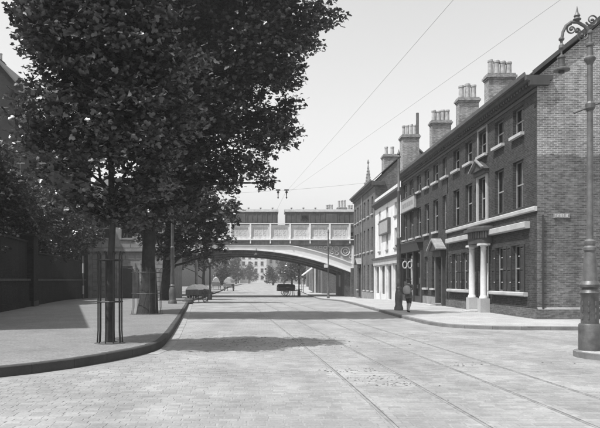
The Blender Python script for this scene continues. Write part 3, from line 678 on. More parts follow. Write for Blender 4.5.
# ------------------------------------------------------------------ white stuccoed shop and the taller brick house before the bridge
def white_shop():
    y0, y1 = Y3+0.01, 61.6; b0 = gz(55)
    t = thing('stucco_shop', (XF, 55.6, b0+ZR), 'white stuccoed shop with flat pilasters and a hanging signboard, between the brick houses', 'shop')
    WY = [52.0, 55.6, 59.2]; ops = [(y-0.45, y+0.45, 6.9, 8.0) for y in WY]+[(y-0.45, y+0.45, 4.3, 5.9) for y in WY]
    sh = [(50.4, 52.4, 0.4, 2.9), (53.2, 55.2, 0.0, 2.9), (56.0, 58.2, 0.4, 2.9), (59.0, 60.9, 0.4, 2.9)]
    m = MB(); wall_open(m, 'x', XF, y0, y1, -0.9, 8.85, ops+sh, 0.22); m.build('wall', 'stucco', t)
    for i, y in enumerate(WY):
        window(t, XF, y, 6.9, 0.9, 1.1, ROTX, 'stone_d', 'cl cr' if i else '', proud=0.1); window(t, XF, y, 4.3, 0.9, 1.6, ROTX, 'stone_d', 'bs', proud=0.1)
    for a, b_, za, zb in sh:
        if za < 0.2:
            b = MB(); b.box(XF+0.12, XF+0.17, a+0.002, b_-0.002, -0.4, zb-0.003); b.build('door', 'dark', t)
        else:
            b = MB(); b.box(XF+0.1, XF+0.11, a+0.002, b_-0.002, za+0.002, zb-0.002); w = b.build('shop_window', 'glass', t)
            b = MB(); b.box(XF+0.07, XF+0.099, (a+b_)/2-0.04, (a+b_)/2+0.04, za, zb); b.build('mullion', 'white', w)
    for y in (50.0, 52.8, 55.6, 58.6, 61.25):
        b = MB(); b.box(XF-0.14, XF+0.01, y-0.2, y+0.2, -0.6, 3.0); b.build('pilaster', 'stucco', t)
    b = MB(); b.box(XF-0.22, XF+0.01, y0+0.05, y1-0.05, 3.003, 3.5); b.build('fascia', 'stone', t)
    b = MB(); b.prism([(XF+0.01, 3.503), (XF-0.3, 3.503), (XF-0.42, 3.66), (XF+0.01, 3.72)], 'y', y0+0.03, y1-0.03); b.build('shop_cornice', 'stone_d', t)
    b = MB(); b.prism([(XF+0.01, 8.35), (XF-0.1, 8.35), (XF-0.16, 8.55), (XF-0.4, 8.68), (XF-0.4, 8.86), (XF+0.01, 8.86)], 'y', y0+0.02, y1-0.02); b.build('cornice', 'cornice', t)
    b = MB(); b.box(XF-0.05, XF+0.25, y0+0.02, y1-0.02, 8.863, 9.35); b.build('parapet', 'stucco', t)
    b = MB(); b.prism([(XF+0.26, 8.9), (13.6, 10.9), (17.6, 8.6), (17.6, 8.4), (13.6, 10.7), (XF+0.26, 8.7)], 'y', y0, y1); b.build('roof', 'slate', t)
    b = MB(); b.box(17.3, 17.5, y0, y1, -0.9, 8.5); b.build('rear_wall', 'brick_mid', t)
    b = MB(); b.box(XF-0.24, XF-0.02, 54.1, 58.1, 5.75, 6.85); s_ = b.build('sign_board', 'sign', t)
    b = MB(); b.box(XF-0.28, XF-0.01, 54.02, 58.18, 6.853, 6.96); b.box(XF-0.28, XF-0.01, 54.02, 58.18, 5.64, 5.747); b.box(XF-0.28, XF-0.01, 54.02, 54.097, 5.747, 6.853); b.box(XF-0.28, XF-0.01, 58.103, 58.18, 5.747, 6.853); b.build('sign_frame', 'iron', s_)
    stack(t, 11.95, 52.6, 9.1, 13.5, 1.35, 1.1, 4, 0.95, pr=0.14)
    c = MB(); c.tube([(12.55, 52.35, 13.4), (12.55, 52.35, 15.3)], 0.12, 8); c.build('flue_pipe', 'iron', t)
white_shop()
def tall_house():
    y0, y1 = 61.62, 76.2; zt = 11.3
    t = thing('tall_brick_house', (XF, 69, gz(69)+ZR), 'taller grey brick house with pedimented door and overhanging cornice beside the railway bridge', 'house')
    WY = [63.2, 65.6, 68.2, 70.6, 73.0, 75.0]
    ops = [(y-0.5, y+0.5, 8.2, 9.9) for y in WY]+[(y-0.5, y+0.5, 4.6, 6.9) for y in WY]+[(y-0.5, y+0.5, 0.6, 3.2) for y in WY if y not in (70.6, 75.0)]+[(70.0, 71.2, -0.4, 2.9)]
    m = MB(); wall_open(m, 'x', XF, y0, y1, -1.0, zt-0.1, ops, 0.22); m.build('wall', 'brick_mid', t)
    for i, y in enumerate(WY):
        window(t, XF, y, 8.2, 1.0, 1.7, ROTX, 'stone', CURS[i]); window(t, XF, y, 4.6, 1.0, 2.3, ROTX, 'stone', CURS[i+2])
        if y not in (70.6, 75.0): window(t, XF, y, 0.6, 1.0, 2.6, ROTX, 'stone', 'bl cl cr' if i < 2 else '')
    ped_door(t, 70.6, 1.2, 2.95, gz(70)+ZR)
    c = cornice(t, y0-0.35, y1+0.35, zt, dent=False)
    b = MB(); b.prism([(-0.02+XF, 0.4), (XF-0.1, 0.4), (XF-0.1, -0.8), (XF-0.02, -0.8)], 'y', y0, 69.6); b.build('plinth', 'stone_d', t)
    gp = [(XF+0.004, -1), (18, -1), (18, zt-0.2), (14.35, 14.6), (XF+0.004, zt-0.2)]
    for a, bb in ((y0+0.002, y0+0.22), (y1-0.22, y1-0.002)):
        b = MB(); b.prism(gp, 'y', a, bb); b.build('gable_wall', 'brick_mid', t)
    b = MB(); b.prism([(XF-0.3, zt-0.12), (14.35, 14.85), (18.3, zt-0.12), (18.3, zt-0.28), (14.35, 14.68), (XF-0.3, zt-0.158)], 'y', y0-0.12, y1+0.12); b.build('roof', 'slate', t)
    b = MB(); b.box(XF-0.34, XF+0.9, y0-0.34, y0-0.002, zt-0.56, zt-0.16); b.build('cornice_return', 'cornice', t)
    b = MB(); b.tube([(XF-0.09, 69.4, -0.3), (XF-0.09, 69.4, zt-0.6)], 0.06, 8); b.build('drainpipe', 'stone_d', t)
    b = MB(); b.box(17.8, 17.98, y0+0.23, y1-0.23, -1, zt-0.2); b.build('rear_wall', 'brick_mid', t)
    stack(t, 12.6, 64.4, 12.2, 14.2, 1.3, 1.2, 2, 0.85, pr=0.17)
tall_house()
# ------------------------------------------------------------------ railway bridge
YB, YE = 78.0, 88.0; XC = -3.2; KA = 0.0145
def zi(x): return 5.35-KA*(x-XC)**2
def bridge():
    t = thing('railway_bridge', (XC, YB, gz(80)), 'pale painted iron arch railway bridge with panelled parapet crossing the street', 'bridge')
    xl, xr = -17.3, 10.9
    # face ribs
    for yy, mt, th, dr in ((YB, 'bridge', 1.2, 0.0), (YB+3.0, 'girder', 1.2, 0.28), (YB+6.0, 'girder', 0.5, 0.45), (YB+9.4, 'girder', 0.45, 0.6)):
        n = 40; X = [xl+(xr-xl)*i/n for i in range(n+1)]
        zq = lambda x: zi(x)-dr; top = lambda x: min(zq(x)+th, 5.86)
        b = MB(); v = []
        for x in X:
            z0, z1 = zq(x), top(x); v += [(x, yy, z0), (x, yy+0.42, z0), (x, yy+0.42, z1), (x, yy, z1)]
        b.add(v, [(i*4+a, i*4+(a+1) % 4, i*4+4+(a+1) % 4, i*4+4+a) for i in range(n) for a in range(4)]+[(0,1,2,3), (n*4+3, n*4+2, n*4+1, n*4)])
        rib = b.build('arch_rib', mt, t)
        for dz, h, mt2 in ((0.0, 0.1, mt), (th-0.12, 0.1, mt)):    # flange plates proud of the web
            b = MB(); v = []
            for x in X:
                z0 = min(zq(x)+dz, 5.86-h*0.5); v += [(x, yy-0.12, z0-0.02), (x, yy+0.54, z0-0.02), (x, yy+0.54, z0+h), (x, yy-0.12, z0+h)]
            b.add(v, [(i*4+a, i*4+(a+1) % 4, i*4+4+(a+1) % 4, i*4+4+a) for i in range(n) for a in range(4)]+[(0,1,2,3), (n*4+3, n*4+2, n*4+1, n*4)])
            b.build('flange', mt2, rib)
    # spandrel sheet behind the face rib with rings and scrolls at both haunches
    n = 30; b = MB(); v = []
    for i in range(n+1):
        x = xl+(xr-xl)*i/n; v += [(x, YB+0.2, min(zi(x)+0.9, 5.85)), (x, YB+0.2, 5.88)]
    b.add(v, [(2*i, 2*i+2, 2*i+3, 2*i+1) for i in range(n)]); sp = b.build('spandrel', 'spandrel', t)
    def ring(cx, cz, r, w, mt='bridge_l', nm='ring'):
        pts = [(cx+r*math.cos(2*math.pi*k/20), YB+0.12, cz+r*math.sin(2*math.pi*k/20)) for k in range(21)]
        b = MB(); b.tube(pts, w, 6, False); b.build(nm, mt, sp, True)
    for s_ in (-1, 1):
        ring(XC+s_*13.15, 5.15, 0.52, 0.09); ring(XC+s_*13.15, 5.15, 0.25, 0.06)
        for dx, dz, r in ((12.05, 5.45, 0.28), (11.35, 5.5, 0.24), (10.7, 5.58, 0.2), (10.1, 5.62, 0.17), (12.1, 4.9, 0.2), (11.5, 5.0, 0.17), (9.5, 5.66, 0.14), (13.8, 4.5, 0.2), (13.85, 5.65, 0.16)): ring(XC+s_*dx, dz, r, 0.045, nm='scroll')
        b = MB(); b.box(XC+s_*14.0-0.12, XC+s_*14.0+0.12, YB-0.1, YB+0.3, 3.0, 5.88); b.build('pilaster', 'bridge', t)
    # deck girder, cornice plate and deck
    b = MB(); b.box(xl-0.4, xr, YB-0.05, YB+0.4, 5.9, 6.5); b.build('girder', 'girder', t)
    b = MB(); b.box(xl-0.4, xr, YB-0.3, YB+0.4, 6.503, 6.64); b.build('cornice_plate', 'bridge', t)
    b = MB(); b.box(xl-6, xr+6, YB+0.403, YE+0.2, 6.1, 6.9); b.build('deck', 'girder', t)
    b = MB(); b.box(xl-0.4, xr, YE+0.21, YE+0.5, 6.3, 8.3); b.build('rear_parapet', 'bridge_l', t)
    # parapet: posts, panels with sunk fields
    pw = 2.42; x = xr-0.45; k = 0
    pan = MB(); pan.box(-pw/2+0.1, pw/2-0.1, 0.1, 0.18, 0, 1.7)
    pan.box(-pw/2+0.1, pw/2-0.1, 0.02, 0.097, 1.42, 1.7); pan.box(-pw/2+0.1, pw/2-0.1, 0.02, 0.097, 0, 0.28)
    pan.box(-pw/2+0.1, -pw/2+0.32, 0.02, 0.097, 0.283, 1.417); pan.box(pw/2-0.32, pw/2-0.1, 0.02, 0.097, 0.283, 1.417); pm = pan.mesh('parapet_panel', M['bridge_l'])
    orn = MB()
    for i in range(3): 
        for j in range(2):
            cx, cz = -0.5+i*0.5, 0.62+j*0.45; pts = [(cx+0.17*math.cos(2*math.pi*q/10), 0.094, cz+0.17*math.sin(2*math.pi*q/10)) for q in range(11)]; orn.tube(pts, 0.016, 5, False)
    om = orn.mesh('panel_tracery', M['bridge_l'])
    po = MB(); po.box(-0.1, 0.1, -0.1, 0.2, 0, 1.84); po.box(-0.07, 0.07, -0.26, -0.002, -0.55, 0.3); pom = po.mesh('parapet_post', M['bridge'])
    p = WL[t.name]
    while x > xl:
        obj('parapet_post', pom, t, (x-p.x, YB-p.y, 6.643-p.z))
        pp = obj('parapet_panel', pm, t, (x-pw/2-p.x, YB-p.y, 6.645-p.z)); obj('panel_tracery', om, pp)
        x -= pw
    b = MB(); b.box(xl-0.4, xr, YB-0.08, YB+0.26, 8.487, 8.58); b.build('coping', 'bridge', t)
    # brick abutments with stone caps
    for s_, xa, xb in ((1, 9.9, 17), (-1, -26, -16.4)):
        b = MB(); b.box(xa, xb, YB+0.45, YE+0.3, -1.2, 6.09); a = b.build('abutment', 'abut', t)
        if s_ > 0: b = MB(); b.box(10.55, 16, YB-0.6, YB+0.44, -1.2, 3.1)
        else: b = MB(); b.box(-26, -16.9, YB-0.6, YB+0.44, -1.2, 3.1)
        b.build('pier', 'abut', t)
        b = MB(); b.box(min(xa, xb)+0.3 if s_ > 0 else xa, xb if s_ > 0 else xb-0.3, YB-0.4, YB+0.44, 3.103, 8.7) if s_ < 0 else b.box(10.92, 16, YB-0.5, YB+0.44, 3.103, 8.7)
        b.build('tower_pier', 'abut', t)
    b = MB(); b.box(9.86, 9.897, YB+4.5, YB+6.5, 0.8, 2.3); b.build('poster_board', 'sign', t)
    # lamp bracket slung below the crown
    b = MB(); b.tube([(-0.95, YB-0.2, 5.5), (-0.95, YB-0.2, 5.0)], 0.04, 6); b.lathe([(0.06, 4.98), (0.32, 4.72), (0.34, 4.66), (0.2, 4.62), (0.16, 4.35), (0.05, 4.3)], 10, (-0.95, YB-0.2, 0)); b.build('hanging_lamp', 'iron_b', t)
bridge()
def van(x0, x1, label):
    yc, hw, zr = 83.2, 1.35, 6.9
    t = thing('railway_van', ((x0+x1)/2, yc, zr), label, 'railway van', 'railway vans on the bridge')
    b = MB(); b.box(x0, x1, yc-hw, yc+hw, 7.75, 10.35); b.build('body', 'van', t)
    n = 14; pr_ = [(yc+(hw+0.1)*math.cos(R(180-180*i/n)), 10.32+0.5*math.sin(R(180-180*i/n))) for i in range(n+1)]
    b = MB(); b.prism(pr_, 'x', x0-0.1, x1+0.1); rf = b.build('roof', 'van_roof', t)
    x = x0+0.8
    while x < x1-0.4:
        c = MB(); c.lathe([(0.06,10.74),(0.06,10.9),(0.15,10.92),(0.13,11.02),(0.03,11.05)], 8, (x, yc-0.3, 0)); c.build('roof_vent', 'van_roof', rf); x += 1.55
    x = x0+0.03; k = 0
    bt = MB(); bt.box(-0.05, 0.05, -0.05, 0, 7.8-zr, 10.28-zr); bm_ = bt.mesh('batten', M['van']); p = WL[t.name]
    while x < x1:
        obj('batten', bm_, t, (x-p.x, yc-hw-p.y, 0)); x += 0.62
    b = MB(); b.box(x0+2.0, x0+2.9, yc-hw-0.07, yc-hw-0.002, 9.35, 9.95); w = b.build('window', 'dark', t)
    b = MB(); b.box(x0+2.08, x0+2.82, yc-hw-0.085, yc-hw-0.072, 9.42, 9.88); b.build('pane', 'glass', w)
    b = MB(); b.box(x0+5.2, x0+6.6, yc-hw-0.06, yc-hw-0.055+0.05, 8.0, 10.1); b.build('sliding_door', 'van', t)
    b = MB(); b.box(x0, x1, yc-hw-0.06, yc-hw-0.003, 8.55, 8.68); b.build('waist_rail', 'van', t)
    b = MB(); b.box(x0-0.25, x1+0.25, yc-0.9, yc+0.9, 7.45, 7.747); b.build('underframe', 'iron_b', t)
    for xx in (x0+1.6, x1-1.6):
        b = MB()
        for s_ in (-1, 1): b.tube([(xx, yc+s_*0.72-0.06, 7.37), (xx, yc+s_*0.72+0.06, 7.37)], 0.46, 16)
        b.tube([(xx, yc-0.7, 7.37), (xx, yc+0.7, 7.37)], 0.07, 8); b.build('wheelset', 'iron_b', t)
van(-9.0, 1.75, 'boarded railway van on the bridge, partly behind the tree')
van(2.75, 14.5, 'boarded railway van on the bridge, the one nearest the houses')

# ------------------------------------------------------------------ trees
def leaf_template():
    # lobed plane leaf folded along the midrib, unit length
    P = [(0,0,0),(0.30,0.02,0.06),(0.52,0.30,0.10),(0.24,0.42,0.05),(0.30,0.78,0.05),(0,1.0,-0.06),(-0.30,0.78,0.05),(-0.24,0.42,0.05),(-0.52,0.30,0.10),(-0.30,0.02,0.06)]
    Fc = [(0,1,2,3),(0,3,4,5),(0,5,6,7),(0,7,8,9)]
    return np.array(P, dtype=float), Fc
LT, LF = leaf_template()
def leaves_mesh(name, centres, size, mt, per, spread, droop=0.5):
    C_ = np.repeat(np.array(centres), per, axis=0); n = len(C_)
    off = rng.normal(0, 1, (n, 3)); off /= np.maximum(1e-6, np.linalg.norm(off, axis=1))[:, None]
    off *= (rng.random(n)**0.45)[:, None]*spread; off[:, 2] *= 0.6
    P = C_+off
    # leaf frames: normal mostly up, tip pointing outwards and down
    nz = rng.normal(0, droop, (n, 3)); nz[:, 2] += 1.0; nz /= np.linalg.norm(nz, axis=1)[:, None]
    th = rng.random(n)*2*np.pi; d = np.stack([np.cos(th), np.sin(th), -0.25+0*th], 1)
    yv = d-nz*(d*nz).sum(1)[:, None]; yv /= np.linalg.norm(yv, axis=1)[:, None]; xv = np.cross(yv, nz)
    s = size*(0.65+0.7*rng.random(n))
    V = P[:, None, :]+s[:, None, None]*(LT[None, :, 0:1]*xv[:, None, :]+LT[None, :, 1:2]*yv[:, None, :]+LT[None, :, 2:3]*nz[:, None, :])
    V = V.reshape(-1, 3); k = len(LT)
    idx = (np.array(LF)[None, :, :]+(np.arange(n)*k)[:, None, None]).reshape(-1)
    me = bpy.data.meshes.new(name); nf = n*len(LF)
    me.vertices.add(len(V)); me.vertices.foreach_set('co', V.ravel())
    me.loops.add(nf*4); me.loops.foreach_set('vertex_index', idx.astype(np.int32))
    me.polygons.add(nf); me.polygons.foreach_set('loop_start', (np.arange(nf)*4).astype(np.int32)); me.polygons.foreach_set('loop_total', np.full(nf, 4, np.int32))
    me.materials.append(M[mt]); me.update(calc_edges=True); return me
def clumps(lobes, dens, shell=0.75):
    out_ = []
    for (x, y, z, r, ry) in lobes:
        n = max(6, int(dens*r*r*ry))
        d = rng.normal(0, 1, (n, 3)); d /= np.linalg.norm(d, axis=1)[:, None]
        q = d*((shell**3+(1-shell**3)*rng.random(n))**(1/3) if False else (rng.random(n)**0.42))[:, None]
        out_.append(np.stack([x+q[:, 0]*r, y+q[:, 1]*ry, z+q[:, 2]*r*0.85], 1))
    return np.concatenate(out_)
def bend(p0, p1, n=6, wob=0.08, sag=0.0):
    p0, p1 = Vector(p0), Vector(p1); L = (p1-p0).length; pts = []
    for i in range(n+1):
        t_ = i/n; q = p0.lerp(p1, t_)
        if 0 < i < n: q += Vector((random.gauss(0, wob*L*0.3), random.gauss(0, wob*L*0.3), sag*L*math.sin(math.pi*t_)))
        pts.append(q)
    return pts
def tree(name, label, base, trunk_top, r0, lobes, leaf, mt, dens, per, spread, group=None, flare=1.35, lmin=0.42, ntw=60):
    t = thing(name, base, label, 'tree', group); b = MB()
    b0 = Vector(base); tp = Vector(trunk_top)
    pts = bend(b0-Vector((0,0,0.15)), tp, 9, 0.012); hgt = (tp-b0).length
    rs = [r0*(flare-(flare-1)*min(1, i/1.6))*(1-0.45*i/9)*random.uniform(0.95, 1.05) for i in range(10)]
    b.tube(pts, rs, 12); tk = b.build('trunk', 'bark', t, True)
    ends = []
    for i, (x, y, z, r, ry) in enumerate(lobes):
        f_ = min(0.97, max(lmin, (z-1.2*r-b0.z)/max(0.1, hgt))); j = int(f_*9); s0 = pts[j]
        lp = bend(s0, (x, y, z-0.1*r), 6, 0.12, 0.06); rr = rs[j]*0.36
        bb = MB(); bb.tube(lp, [rr*(1-0.8*k/6)+0.01 for k in range(7)], 7); bb.build('limb', 'bark', t, True); ends.append((lp, rr))
    cs = clumps(lobes, dens)
    bb = MB()
    for k in rng.choice(len(cs), min(ntw*len(lobes)//4, len(cs)), replace=False):
        c = Vector(cs[k]); best = min((q for lp, _ in ends for q in lp[2:]), key=lambda q: (q-c).length)
        if (best-c).length < 3.0: bb.tube(bend(best, c, 3, 0.1), [0.03*max(0.35, r0*3), 0.02*max(0.35, r0*3), 0.014, 0.006], 5, False)
    if bb.v: bb.build('twigs', 'bark', t)['kind'] = 'stuff'
    cr = obj('crown', leaves_mesh('crown', cs-np.array(WL[t.name]), leaf, mt, per, spread), t); cr['kind'] = 'stuff'
    return t
def lob(Y, px, py, r, dy=0.0, ry=None): return ((px-PX)*Y/F, Y+dy, H+(PY-py)*Y/F, r, ry or r)
YA = 14.9
LA = [lob(YA,70,115,1.35,0.2), lob(YA,128,130,1.3,-0.2), lob(YA,90,45,1.5,0.2), lob(YA,52,28,0.85,-0.3), lob(YA,150,62,1.25,0.3), lob(YA,62,172,0.62,-0.2), lob(YA,122,190,0.65,0.3), lob(YA,28,140,0.5,0.1),
      lob(YA,90,-10,1.2), lob(YA,145,0,1.0), lob(YA,165,120,0.9,0.3), lob(YA,92,200,0.5,-0.3), lob(YA,150,165,0.7,0.2), lob(YA,45,-15,0.85), lob(YA,45,165,0.45), lob(YA,75,205,0.42), lob(YA,108,208,0.45,0.1), lob(YA,140,200,0.5,-0.1), lob(YA,165,185,0.55), lob(YA,60,198,0.4,0.3), lob(YA,125,214,0.4,0.2), lob(YA,90,214,0.36,0.3)]
bA = at(110, 343, ZL)
tree('plane_tree', 'slender young plane tree standing inside the iron tree guard', bA, (bA[0]+0.05, bA[1]+0.1, 6.6), 0.092, LA, 0.125, 'leafA', 70, 18, 0.36, 'plane trees along the left pavement', 1.15, lmin=0.55)
YT = 27.0
LB = [lob(YT,200,100,2.5), lob(YT,250,60,2.1,-0.5), lob(YT,296,28,1.3,0), lob(YT,326,8,0.75,0.3), lob(YT,268,128,1.35,0.4), lob(YT,240,162,1.05,-0.4), lob(YT,182,160,1.8,0.3), lob(YT,130,80,2.8,0.5), lob(YT,160,-5,3.2),
      lob(YT,245,0,2.5,0.2), lob(YT,100,135,1.6,0.5), lob(YT,285,75,0.8,0), lob(YT,288,105,0.7,0.2), lob(YT,222,180,0.8,0.5), lob(YT,262,165,0.55,0), lob(YT,150,190,1.2,0.4), lob(YT,60,20,2.2,0.6), lob(YT,265,182,0.3), lob(YT,165,205,0.9,0.4), lob(YT,135,205,0.8,-0.3), lob(YT,190,200,0.8,0.2), lob(YT,150,222,0.5,-0.5)]
bB = at(147, 314, ZL)
tree('plane_tree', 'big old plane tree with thick rough trunk and crown over the street', bB, (bB[0]+0.25, bB[1]-0.2, 11.0), 0.31, LB, 0.175, 'leafB', 40, 19, 0.5, 'plane trees along the left pavement', 1.6, lmin=0.5)
YC_ = 46.0
LCc = [lob(YC_,200,222,1.9), lob(YC_,222,215,1.3), lob(YC_,178,240,1.3), lob(YC_,212,246,0.8), lob(YC_,190,196,2.0), lob(YC_,150,226,1.6), lob(YC_,165,195,2.2), lob(YC_,128,215,1.6), lob(YC_,228,235,0.55), lob(YC_,232,205,0.7), lob(YC_,185,254,0.7), lob(YC_,205,256,0.55), lob(YC_,166,250,0.8), lob(YC_,222,248,0.5)]
bC = at(165, 300, ZL); bC = (bC[0], bC[1], ZL+gz(bC[1]))
tree('plane_tree', 'middle-sized plane tree standing behind the left lamp post', bC, (bC[0]+0.3, bC[1], 6.5), 0.36, LCc, 0.26, 'leafB', 24, 11, 0.5, 'plane trees along the left pavement', 1.2)
# left verge tree beyond the bridge
YD = 104.0
LD = [lob(YD,205,258,2.4), lob(YD,222,254,2.0), lob(YD,190,250,2.6), lob(YD,232,252,1.0), lob(YD,175,262,2.2)]
bD = ((203-PX)*YD/F, YD, gz(YD)+ZL)
tree('plane_tree', 'plane tree beyond the railway bridge on the left pavement', bD, (bD[0]+0.2, YD, 4.6), 0.3, LD, 0.34, 'leafB', 11, 10, 0.7, 'plane trees along the left pavement', 1.2)
for px, py, Y, w, hgt, lb in ((292, 272, 150, 3.0, 7.5, 'round hazy tree under the bridge, right of the far road'), (310, 268, 165, 4.0, 9.5, 'tallest hazy tree beyond the bridge, by the shop blind'), (273, 277, 205, 3.2, 6.0, 'small hazy bush-like tree at the middle of the far road'), (222, 278, 170, 3.4, 6.0, 'small hazy tree left of the far road beyond the carts'), (330, 262, 190, 4.5, 12, 'hazy tree rising behind the far right houses'), (249, 278, 300, 4.5, 9, 'faint far tree before the left half of the pale end house'), (284, 275, 260, 5, 11, 'faint far tree right of the pale end house'), (236, 276, 240, 4.5, 10, 'faint far tree left of the pale end house'), (300, 270, 220, 5, 12, 'faint far tree behind the round hazy tree')):
    x = (px-PX)*Y/F; z0 = gz(Y)
    L_ = [(x+random.uniform(-0.4, 0.4)*w, Y+random.uniform(-1, 1), z0+hgt*(0.4+0.13*k), w*(0.75-0.09*k), w*0.6) for k in range(5)]
    tree('street_tree', lb, (x, Y, z0), (x, Y, z0+hgt*0.7), 0.25, L_, 0.42, 'leafB', 4.5, 10, 0.8, 'hazy trees beyond the bridge', 1.2, ntw=20)

# ------------------------------------------------------------------ iron tree guards
def guard(base, r, h, nb, label, thin=1.0, mt='iron_b'):
    t = thing('tree_guard', base, label, 'tree guard', 'iron tree guards'); x, y, z = base
    for k in range(nb):
        a = 2*math.pi*(k+0.3)/nb; c, s = math.cos(a), math.sin(a)
        pts = [(x+c*r*1.08, y+s*r*1.08, z-0.05), (x+c*r, y+s*r, z+0.3), (x+c*r, y+s*r, z+h-0.25), (x+c*r*1.0, y+s*r*1.0, z+h-0.1), (x+c*r*1.14, y+s*r*1.14, z+h-0.02), (x+c*r*1.28, y+s*r*1.28, z+h-0.05)]
        b = MB(); b.tube(pts, 0.017*thin, 6); b.build('bar', mt, t)
    for zz in (0.45*h, 0.9*h):
        b = MB(); b.tube([(x+1.06*r*math.cos(2*math.pi*k/18), y+1.06*r*math.sin(2*math.pi*k/18), z+zz) for k in range(19)], 0.019*thin, 6, False); b.build('hoop', mt, t)
guard(bA, 0.27, 2.15, 10, 'tall black iron guard of bent bars round the slender young tree')
guard(bB, 0.62, 2.0, 14, 'thin wire guard round the thick old plane trunk', 0.55, 'iron')
# soil patches round the trunks
for b_, r in ((bA, 0.36), (bB, 0.75), (bC, 0.7)):
    m = MB(); m.lathe([(r, -0.02), (r, 0.006), (r*0.5, 0.03), (0.01, 0.03)], 16, b_); tag(m.build('soil_patch', 'soil'), kind='structure')

# ------------------------------------------------------------------ lamps and poles
def near_lamp():
    bx, by, bz = 7.13, 14.0, 0.115
    t = thing('street_lamp', (bx, by, bz), 'tall ornate iron street lamp with scrolled arm and hanging lantern on the near refuge', 'street lamp')
    c = (bx, by, 0)
    b = MB(); b.lathe([(0.235,0.1),(0.235,0.66),(0.215,0.70)], 16, c); b.build('base', 'iron', t, True)
    b = MB(); b.lathe([(0.185,0.70),(0.18,1.30),(0.20,1.33),(0.215,1.37),(0.19,1.41),(0.17,1.46),(0.215,1.50),(0.22,1.55),(0.19,1.59),(0.165,1.63)], 16, c); p1 = b.build('pedestal', 'iron', t, True)
    for k in range(8):
        a = 2*math.pi*k/8+0.2
        for zz in (0.85, 1.0, 1.15): o_ = MB(); o_.lathe([(0.02,-0.05),(0.022,0),(0.015,0.05)], 6, (bx+0.178*math.cos(a), by+0.178*math.sin(a), zz)); o_.build('cast_boss', 'iron', p1)
    b = MB(); b.lathe([(0.165,1.63),(0.15,1.75),(0.12,2.2),(0.11,2.27),(0.135,2.30),(0.135,2.36),(0.10,2.4),(0.115,2.44),(0.115,2.5),(0.07,2.54)], 16, c); b.build('neck', 'iron_l', t, True)
    b = MB(); b.lathe([(0.07,2.54),(0.062,4.5),(0.058,6.4)], 14, c); b.build('shaft', 'iron_l', t, True)
    b = MB(); b.lathe([(0.058,6.35),(0.075,6.4),(0.12,6.46),(0.12,6.5),(0.07,6.55),(0.06,6.75),(0.085,6.77),(0.085,6.81),(0.05,6.84),(0.045,7.02),(0.07,7.04),(0.07,7.08),(0.03,7.12)], 12, c); b.build('collar', 'iron_l', t, True)
    def P(px, py): return ((px-PX)*by/F, by, H+(PY-py)*by/F)
    b = MB(); b.tube([(bx-0.35, by, 5.30), (bx+0.45, by, 5.62)], 0.025, 6); b.lathe([(0.07,5.35),(0.105,5.4),(0.105,5.5),(0.07,5.55)], 10, c); b.build('ladder_bar', 'iron', t)
    arm = [P(590,40), P(589.5,33), P(585,26.5), P(578,22.5), P(571,22.3), P(566,26), P(563,32), P(561.5,40)]
    b = MB(); b.tube(arm, [0.042,0.042,0.038,0.036,0.036,0.036,0.034,0.034], 8); ar = b.build('arm', 'iron_l', t, True)
    b = MB(); x, y, z = P(577,22); b.lathe([(0.03,0),(0.09,0.05),(0.05,0.1),(0.07,0.13),(0.03,0.2),(0.005,0.34)], 10, (x, y, z)); b.build('finial', 'iron_l', ar)
    def scroll(px, py, r, turns=1.6, a0=0, sgn=1):
        x, y, z = P(px, py); n = 30; pts = []
        for i in range(n+1):
            q = i/n; rr = r*(1-0.75*q); a = R(a0)+sgn*q*turns*2*math.pi; pts.append((x+rr*math.cos(a), y, z+rr*math.sin(a)))
        s_ = MB(); s_.tube(pts, [0.02*(1-0.4*i/n) for i in range(n+1)], 6); s_.lathe([(0.01,-0.03),(0.03,-0.018),(0.036,0),(0.03,0.018),(0.01,0.03)], 8, (x, y, z)); s_.build('scroll', 'iron', ar)
    scroll(571.5,29.5,0.11,1.5,90); scroll(582,35,0.14,1.6,60,-1); scroll(592,20,0.14,1.5,200); scroll(577,31,0.06,1.3,0)
    b = MB(); x, y, z = P(561.5,40); b.lathe([(0.03,0.06),(0.06,0.03),(0.06,0),(0.03,-0.03),(0.025,-0.08),(0.055,-0.12),(0.06,-0.18),(0.02,-0.22),(0.015,-0.34)], 10, (x, y, z)); b.build('knop', 'iron_l', ar)
    x, y, z = P(561.5,62); ln = MB(); ln.lathe([(0.015,0.24),(0.02,0.16),(0.07,0.12),(0.09,0.11),(0.09,0.08),(0.07,0.075),(0.07,-0.07),(0.085,-0.08),(0.085,-0.12),(0.15,-0.15),(0.175,-0.17),(0.175,-0.195),(0.05,-0.2),(0.01,-0.205)], 14, (x, y, z)); la = ln.build('lantern', 'iron', t, True)
    ln = MB(); ln.lathe([(0.01,-0.207),(0.07,-0.209),(0.06,-0.25),(0.02,-0.27)], 12, (x, y, z)); ln.build('glass_bowl', 'glass', la, True)
near_lamp()
